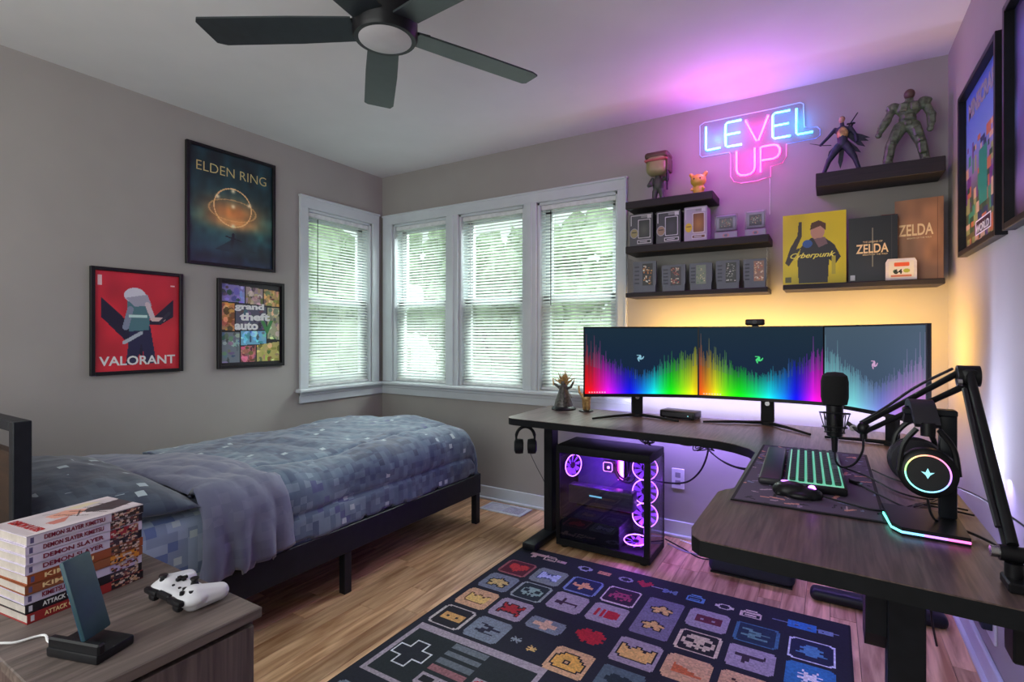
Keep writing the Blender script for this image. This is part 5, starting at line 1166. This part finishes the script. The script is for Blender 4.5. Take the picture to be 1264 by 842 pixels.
# boxed figures
def wbox(label, x0, x1, z0, z1, y0, y1, face, accent, fig, dark):
    t = T('figure_box', label, 'box', ((x0+x1)/2, (y0+y1)/2, z0), 0, 'boxed toy figures on the middle shelf'); w_, h_ = x1-x0, z1-z0
    P(B().bb(x0, x1, y0+.0012, y1, z0, z1, .001), 'carton', mat('carton', srgb(*face), .5), t)
    cv = Cv(60, 84, face); cv.rect(3, 3, 57, 5, accent); cv.rect(3, 3, 5, 30, accent); cv.rect(30, 6, 52, 11, tuple(int(a*.7) for a in accent))
    cv.rrect(22, 15, 54, 64, 3, accent); cv.rrect(24, 17, 52, 62, 2, dark); cv.glow(38, 42, 14, 20, fig[0], .55)
    cv.ell(12, 50, 11, 13, tuple(int(a*.8) for a in accent)); cv.ell(12, 50, 9, 11, fig[1]); cv.rect(6, 46, 18, 49, dark, .6)
    cv.rect(20, 68, 56, 78, accent); cv.rect(22, 70, 54, 76, dark); cv.rect(26, 72, 46, 74, accent); cv.rect(46, 4, 56, 13, accent)
    put(print_mesh(cv, w_, h_, frame3((x0, y0, z0), (1, 0, 0), (0, 0, 1))), 'front_print', M['boxprint'], t)
wbox('boxed toy figure in a grey window box at the window end of the middle shelf', -.979, -.846, 1.667, 1.850, 2.89, 2.99, (72, 72, 78), (196, 192, 196), ((110, 116, 96), (150, 140, 90)), (34, 34, 40))
wbox('boxed toy figure in a dark box second along the middle shelf', -.826, -.694, 1.667, 1.848, 2.89, 2.99, (62, 58, 68), (204, 198, 206), ((86, 70, 96), (150, 120, 96)), (30, 28, 36))
wbox('boxed toy figure in a yellow and lilac box on the middle shelf', -.674, -.556, 1.667, 1.852, 2.89, 2.99, (170, 156, 176), (206, 196, 206), ((214, 150, 60), (214, 180, 40)), (110, 60, 40))
# cased cartridges on the middle shelf
def ccase(label, x0, x1, z0, z1, y, seed):
    t = T('cased_cartridge', label, 'game cartridge', ((x0+x1)/2, y+.02, z0), 0, 'cased cartridges on the middle shelf')
    P(B().bb(x0+.006, x1-.006, y+.004, y+.024, z0+.042, z1-.004, .004), 'cartridge', M['cart_light'], t)
    P(B().bb(x0, x1, y, y+.03, z0, z0+.036, .002), 'case_base', M['cart_light'], t)
    P(B().bb(x0, x1, y, y+.002, z0+.036, z1).bb(x0, x0+.002, y, y+.03, z0+.036, z1).bb(x1-.002, x1, y, y+.03, z0+.036, z1), 'clear_cover', M['case'], t)
    cv = Cv(40, 24, (50, 36, 56)); r_ = np.random.RandomState(seed)
    for k in range(30): x, y_ = r_.randint(2, 36), r_.randint(3, 20); cv.rect(x, y_, x+3, y_+2, [(180, 110, 70), (120, 60, 90), (200, 180, 150), (60, 110, 90)][r_.randint(4)])
    put(print_mesh(cv, (x1-x0)*.6, (z1-z0)*.42, frame3((x0+(x1-x0)*.2, y+.0034, z0+.055), (1, 0, 0), (0, 0, 1))), 'label_print', M['boxprint'], t)
    cv = Cv(40, 12, (150, 140, 160)); cv.ell(20, 6, 9, 4.5, (180, 120, 120)); cv.ell(20, 6, 5, 3, (90, 100, 120)); put(print_mesh(cv, (x1-x0)*.66, .026, frame3((x0+(x1-x0)*.17, y-.0004, z0+.005), (1, 0, 0), (0, 0, 1))), 'base_print', M['boxprint'], t)
ccase('lilac game cartridge in a clear case next to the yellow toy box', -.520, -.408, 1.667, 1.795, 2.90, 1)
ccase('lilac game cartridge in a clear case at the free end of the middle shelf', -.372, -.274, 1.667, 1.800, 2.90, 2)
# grey cartridges on the lower shelf
cl = ['tallest grey cartridge with a dark label at the window end of the lower shelf', 'grey cartridge with a small red brown label second on the lower shelf', 'grey cartridge with a pale green and cream label in the middle of the lower shelf', 'grey cartridge with a black and white picture label on the lower shelf', 'grey cartridge with an orange patterned label at the free end of the lower shelf']
for i, (x0, x1, z1, lx, lc, bgc) in enumerate([(-.957, -.826, 1.578, .42, [(200, 150, 80), (220, 220, 210), (190, 120, 60)], (24, 20, 24)), (-.796, -.668, 1.548, .38, [(180, 110, 80), (190, 60, 60), (200, 190, 170)], (44, 30, 40)), (-.646, -.530, 1.548, .30, [(120, 140, 100), (200, 190, 140), (90, 120, 90)], (120, 130, 110)), (-.512, -.396, 1.552, .42, [(210, 205, 200), (60, 60, 64), (150, 150, 140)], (30, 30, 32)), (-.378, -.272, 1.550, .46, [(220, 180, 130), (200, 90, 60), (230, 210, 190)], (150, 110, 90))]):
    t = T('game_cartridge', cl[i], 'game cartridge', ((x0+x1)/2, 2.91, 1.403), 0, 'grey game cartridges on the lower shelf'); w_ = x1-x0; h_ = z1-1.403; y = 2.885+.006*i % .01
    mt = frame3((x0, y+.018, 1.403), (1, 0, 0), (0, 0, 1)) 
    P(B().prism([(.004, .0), (w_-.004, 0), (w_-.004, .035), (w_, .045), (w_, h_-.004), (w_-.004, h_), (.004, h_), (0, h_-.004), (0, .045), (.004, .035)], 0, .018, mt), 'shell', M['cart'], t)
    b = B()
    for k in range(5): b.box((x0+w_*.17, y-.0004, 1.403+h_*(.30+k*.13)), (w_*.20, .0016, h_*.045))
    P(b, 'grip_ridges', mat('ridge', (.06, .065, .08), .6), t)
    cv = Cv(26, 44, bgc); r_ = np.random.RandomState(i+20)
    for k in range(46):
        x, y_ = r_.randint(1, 22), r_.randint(2, 40)
        if i in (0,) and 18 < y_ < 24: continue
        cv.rect(x, y_, x+r_.randint(2, 5), y_+r_.randint(1, 4), lc[r_.randint(3)])
    put(print_mesh(cv, w_*.44, h_*.70, frame3((x0+w_*lx, y-.0008, 1.403+h_*.22), (1, 0, 0), (0, 0, 1))), 'label_print', M['boxprint'], t)
t = T('display_case', 'thin clear acrylic display cover around the lower shelf cartridges', 'display case', (-.62, 2.93, 1.403))
for x in (-.985, -.268): P(B().bb(x, x+.003, 2.868, 3.045, 1.4035, 1.60), 'side_panel', M['case'], t)
# large boxes on the ledge
def gbox(name, label, x0, x1, z0, z1, y0, y1, face, cv, rz=0):
    c = ((x0+x1)/2, (y0+y1)/2, z0); t = T(name, label, 'game box', c, rz, 'game boxes on the picture ledge'); w_, h_, d_ = x1-x0, z1-z0, y1-y0
    P(B().bb(-w_/2, w_/2, -d_/2+.0008, d_/2, 0, h_, .0015), 'carton', mat('carton', srgb(*face), .45), t, False)
    m = frame3((-w_/2, -d_/2, 0), (1, 0, 0), (0, 0, 1)); p = None
    if cv is not None: p = put(print_mesh(cv, w_, h_, m), 'front_print', M['boxprint'], t, False)
    return t, p, m, w_, h_
def ltext(txt, w_, h_, m, material, parent, **k): return put(letter_mesh(txt, w_, h_, m, **k), 'lettering', material, parent, False)
cv = Cv(100, 126, (214, 196, 20)); cv.cloud(.08, 4, 2)
cv.poly([(26, 124), (24, 84), (30, 58), (46, 44), (66, 44), (82, 58), (92, 80), (84, 92), (74, 84), (72, 124)], (36, 32, 36)); cv.ell(56, 34, 11, 14, (188, 140, 110)); cv.poly([(44, 30), (46, 18), (58, 14), (69, 20), (69, 32), (60, 24)], (80, 46, 26))
cv.poly([(30, 60), (10, 92), (4, 86), (12, 60), (24, 38), (26, 14), (31, 14), (31, 40), (22, 62)], (44, 34, 32)); cv.ell(40, 54, 8, 7, (44, 84, 140)); cv.poly([(50, 46), (68, 44), (72, 56), (58, 62)], (120, 90, 90)); cv.rect(4, 112, 14, 122, (90, 90, 40)); cv.rect(78, 78, 84, 110, (180, 170, 50))
t, p, m, w_, h_ = gbox('game_box', 'large yellow game box with a dark jacketed figure on the ledge', -.198, .066, 1.409, 1.752, 2.895, 2.93, (206, 188, 20), cv)
ltext('Cyberpunk', w_*.72, .034, off(m, w_*.12, h_*.35, .0005), mat('pale_yellow_lettering', srgb(236, 226, 96), .5), p, shear=.4, bold=.02)
cv = Cv(80, 110, (16, 18, 22)); cv.glow(40, 90, 34, 26, (40, 38, 44), .8); cv.line(40, 20, 40, 84, .8, (120, 116, 96)); cv.rect(3, 98, 11, 107, (200, 200, 196)); cv.rect(70, 0, 71, 110, (60, 50, 50))
t, p, m, w_, h_ = gbox('game_box', 'black game box with a gold title standing on the ledge', .076, .262, 1.409, 1.708, 2.900, 2.935, (14, 14, 18), cv, R(-3))
ltext('THE LEGEND OF', w_*.4, .008, off(m, w_*.30, h_*.60, .0005), M['ink_tan'], p); ltext('ZELDA', w_*.66, .042, off(m, w_*.16, h_*.44, .0005), M['ink_tan'], p, bold=.02); ltext('BREATH OF THE WILD', w_*.5, .007, off(m, w_*.30, h_*.405, .0005), M['ink_tan'], p)
gbox('game_box', 'red box edge peeking out behind the black game box', .205, .292, 1.409, 1.725, 2.975, 3.01, (150, 30, 50), None)
cv = Cv(80, 150, (150, 104, 66)); cv.cloud(.14, 6, 9); cv.rect(70, 0, 71.5, 150, (110, 70, 40))
t, p, m, w_, h_ = gbox('game_box', 'tall worn brown cardboard game box leaning in the corner', .256, .428, 1.409, 1.772, 2.925, 2.985, (128, 84, 50), cv, R(-6))
ltext('ZELDA', w_*.72, .052, off(m, w_*.08, h_*.55, .0005), M['ink_tan'], p, bold=.02); ltext('BREATH OF THE WILD', w_*.5, .007, off(m, w_*.26, h_*.51, .0005), M['ink_tan'], p)
t = T('game_cartridge', 'small white cartridge with a red topped label before the large boxes', 'game cartridge', (.272, 2.875, 1.409)); m = frame3((.215, 2.888, 1.409), (1, 0, 0), (0, 0, 1))
P(B().prism([(0, 0), (.112, 0), (.112, .08), (.104, .095), (.008, .095), (0, .08)], 0, .016, m), 'shell', mat('pale_shell', srgb(208, 204, 206), .45), t)
cv = Cv(46, 34, (216, 212, 200)); cv.rrect(10, 3, 38, 11, 2, (214, 90, 50)); cv.ell(33, 20, 6, 4, (160, 170, 60)); cv.ell(12, 21, 4, 4, (70, 110, 80)); cv.rect(4, 28, 42, 32, (200, 120, 90))
p = put(print_mesh(cv, .09, .075, frame3((.226, 2.8715, 1.418), (1, 0, 0), (0, 0, 1))), 'label_print', M['boxprint'], t); text('64', .030, .022, frame3((.245, 2.8712, 1.435), (1, 0, 0), (0, 0, 1)), M['ink_black'], p, bold=.04)

# ------------------------------------------------------------------ shelf figures
def V3(c, x, y, z): return Vector(c)+Vector((x, y, z))
# armoured action figure
c = (.302, 2.95, 1.932)
t = T('action_figure', 'large green armoured action figure striding on the thick upper shelf', 'action figure', c)
b = B()
b.limb(V3(c, -.075, -.01, .03), V3(c, -.062, -.01, .105), .020, .022); b.limb(V3(c, -.062, -.01, .105), V3(c, -.028, 0, .175), .022, .030)
b.limb(V3(c, .062, .0, .028), V3(c, .048, 0, .10), .018, .022); b.limb(V3(c, .048, 0, .10), V3(c, .020, 0, .175), .022, .030)
b.ball(V3(c, 0, 0, .182), (.036, .026, .024)); b.ball(V3(c, .0, 0, .215), (.034, .026, .03)); b.ball(V3(c, .002, 0, .258), (.050, .034, .036)); b.limb(V3(c, .004, 0, .28), V3(c, .006, 0, .305), .018, .016)
b.ball(V3(c, -.052, 0, .272), (.026, .026, .024)); b.ball(V3(c, .058, 0, .276), (.026, .026, .026))
b.limb(V3(c, -.058, -.004, .262), V3(c, -.078, -.016, .215), .018, .016); b.limb(V3(c, -.078, -.016, .215), V3(c, -.104, -.024, .168), .020, .014); b.ball(V3(c, -.110, -.024, .152), .014)
b.limb(V3(c, .066, 0, .262), V3(c, .084, -.004, .215), .018, .016); b.limb(V3(c, .084, -.004, .215), V3(c, .082, -.012, .168), .019, .014); b.ball(V3(c, .079, -.014, .150), .014)
put(fuse(b, .0035, 2), 'body', M['olive'], t)
RY_ = lambda a: Matrix.Rotation(R(a), 3, 'Y')
for nm, p, d, a in [('shin_plate', (-.066, -.020, .072), (.032, .022, .056), 6), ('shin_plate', (.052, -.020, .07), (.032, .022, .056), -6), ('knee_plate', (-.060, -.026, .108), (.024, .016, .020), 8), ('knee_plate', (.046, -.026, .104), (.024, .016, .020), -8),
                    ('thigh_plate', (-.045, -.022, .146), (.034, .020, .044), 20), ('thigh_plate', (.034, -.022, .146), (.034, .020, .044), -15), ('belt_plate', (0, -.026, .186), (.030, .016, .022), 0),
                    ('stomach_plate', (0, -.026, .216), (.040, .016, .026), 0), ('chest_plate', (-.018, -.034, .258), (.034, .018, .036), 8), ('chest_plate', (.022, -.034, .258), (.034, .018, .036), -8), ('back_pack', (.002, .035, .262), (.06, .022, .06), 0),
                    ('shoulder_plate', (-.060, 0, .274), (.038, .044, .028), -24), ('shoulder_plate', (.066, 0, .278), (.038, .044, .030), 24), ('forearm_plate', (-.094, -.024, .190), (.028, .028, .045), 28), ('forearm_plate', (.084, -.012, .190), (.028, .028, .045), 0)]:
    P(B().box(V3(c, *p), d, RY_(a), .006), nm, M['olive'], t)
P(B().ball(V3(c, .006, -.004, .322), (.021, .024, .023)), 'head', M['brown'], t, label='bronze coloured head')
for x, y, r0 in ((-.078, -.018, 15), (.066, -.010, -10)): P(B().box(V3(c, x, y, .012), (.034, .060, .022), Matrix.Rotation(R(r0), 3, 'Z'), .008, 2), 'boot', M['olive'], t)
P(B().bb(c[0]-.115, c[0]+.105, c[1]-.045, c[1]+.035, c[2]+.0003, c[2]+.0025, .0008), 'base_plate', M['case'], t)
# slim swordsman
c = (.052, 2.95, 1.932)
t = T('action_figure', 'slim dark action figure with a blade and ragged cape on the upper shelf', 'action figure', c)
b = B()
b.limb(V3(c, -.078, -.01, .012), V3(c, -.055, -.01, .075), .009, .012); b.limb(V3(c, -.055, -.01, .075), V3(c, -.018, 0, .135), .013, .019)
b.limb(V3(c, .068, 0, .012), V3(c, .048, -.004, .075), .009, .012); b.limb(V3(c, .048, -.004, .075), V3(c, .016, 0, .135), .013, .019)
b.ball(V3(c, 0, 0, .145), (.026, .018, .018)); b.ball(V3(c, 0, 0, .21), (.030, .020, .024)); b.limb(V3(c, 0, 0, .15), V3(c, 0, 0, .2), .022, .024); b.cyl(V3(c, 0, 0, .225), V3(c, -.002, 0, .25), .009)
b.limb(V3(c, -.030, 0, .222), V3(c, -.060, -.01, .185), .010, .008); b.limb(V3(c, -.060, -.01, .185), V3(c, -.090, -.02, .152), .008, .007); b.limb(V3(c, .030, 0, .222), V3(c, .052, .004, .185), .010, .008); b.limb(V3(c, .052, .004, .185), V3(c, .056, -.006, .15), .008, .007)
put(fuse(b, .003, 2), 'body', M['navy'], t)
P(B().ball(V3(c, 0, -.008, .195), (.024, .016, .034)), 'tunic', M['gold'], t, label='orange brown patterned tunic')
P(B().ball(V3(c, -.003, -.004, .262), (.012, .013, .016)), 'head', M['skin'], t); P(B().ball(V3(c, -.002, .003, .268), (.0135, .013, .014)), 'hair', M['brown'], t)
b = B()
for x0, z0_, x1, z1_ in ((.02, .20, .105, .15), (.025, .19, .092, .125), (.015, .16, .075, .10), (-.015, .15, -.060, .105), (0, .145, -.008, .035), (.01, .20, .11, .165)):
    p0, p1 = V3(c, x0, .012, z0_), V3(c, x1, .022, z1_); d = (p1-p0).normalized(); nn_ = d.cross(Vector((0, 1, 0))); 
    m = frame3(p0, d, nn_); l = (p1-p0).length; b.prism([(0, -.010), (l*.7, -.012), (l, 0), (l*.65, .008), (0, .010)], -.0012, .0012, m)
P(b, 'cape_strips', M['navy'], t)
P(B().cyl(V3(c, -.090, -.02, .152), V3(c, -.135, -.02, .168), .0022, .001, 8).cyl(V3(c, -.082, -.02, .149), V3(c, -.045, -.02, .143), .002, seg=8), 'blade', M['metal'], t)
P(B().cyl(V3(c, .01, .018, .21), V3(c, .062, .02, .292), .0032, .0022, 8).box(V3(c, .035, .02, .245), (.035, .008, .008), None, .002).cyl(V3(c, .02, .02, .20), V3(c, .045, .022, .25), .006, .004, 8), 'back_weapon', M['metal'], t)
# big headed vinyl figure
c = (-.832, 2.95, 1.920)
t = T('vinyl_figure', 'big headed vinyl figure in dark combat gear with a red headband', 'figurine', c)
b = B(); b.box(V3(c, 0, 0, .205), (.125, .105, .118), None, .035, 4); P(b, 'head', M['blond'], t)
P(B().box(V3(c, 0, .004, .255), (.134, .112, .040), None, .018, 3).box(V3(c, .060, .0, .20), (.018, .09, .08), None, .008, 2), 'cap', M['brown'], t, label='dark brown cap')
P(B().box(V3(c, 0, -.002, .226), (.129, .109, .014), None, .004), 'headband', mat('faded_red', (.35, .10, .08), .6), t, label='faded red headband')
b = B(); b.limb(V3(c, -.022, 0, .012), V3(c, -.018, 0, .06), .013, .017); b.limb(V3(c, .024, 0, .012), V3(c, .018, 0, .06), .013, .017); b.ball(V3(c, 0, 0, .10), (.034, .026, .042)); b.limb(V3(c, -.034, 0, .13), V3(c, -.052, -.012, .095), .012, .010); b.limb(V3(c, -.052, -.012, .095), V3(c, -.03, -.034, .09), .010, .009); b.limb(V3(c, .034, 0, .13), V3(c, .056, -.015, .115), .012, .010); b.limb(V3(c, .056, -.015, .115), V3(c, .060, -.03, .15), .010, .009); b.cyl(V3(c, 0, 0, .13), V3(c, 0, 0, .15), .016)
b.ball(V3(c, -.024, -.012, .010), (.015, .024, .010)); b.ball(V3(c, .026, -.012, .010), (.015, .024, .010))
put(fuse(b, .0035, 2), 'body', mat('grey_green', (.06, .065, .055), .5), t)
P(B().cyl(V3(c, .062, -.045, .05), V3(c, .060, -.038, .175), .005, seg=8).box(V3(c, .062, -.042, .12), (.012, .022, .05), None, .003), 'toy_rifle', M['black'], t)
# plain yellow animal toy
c = (-.612, 2.95, 1.920)
t = T('vinyl_figure', 'small round yellow animal toy with two stubby ears on the top shelf', 'figurine', c)
b = B(); b.ball(V3(c, 0, 0, .035), (.030, .026, .034)); b.ball(V3(c, 0, -.004, .085), (.042, .036, .036)); b.limb(V3(c, -.028, 0, .108), V3(c, -.040, 0, .122), .013, .011); b.limb(V3(c, .028, 0, .108), V3(c, .040, 0, .124), .013, .011)
b.ball(V3(c, -.018, -.016, .008), (.012, .018, .008)); b.ball(V3(c, .018, -.016, .008), (.012, .018, .008)); b.limb(V3(c, -.026, -.01, .045), V3(c, -.034, -.018, .035), .008, .006); b.limb(V3(c, .026, -.01, .045), V3(c, .034, -.018, .035), .008, .006)
put(fuse(b, .0035, 3), 'body', M['yellow'], t)
for x in (-.016, .016): P(B().ball(V3(c, x, -.037, .090), (.004, .003, .005), u=10, v=8), 'eye', M['black'], t)
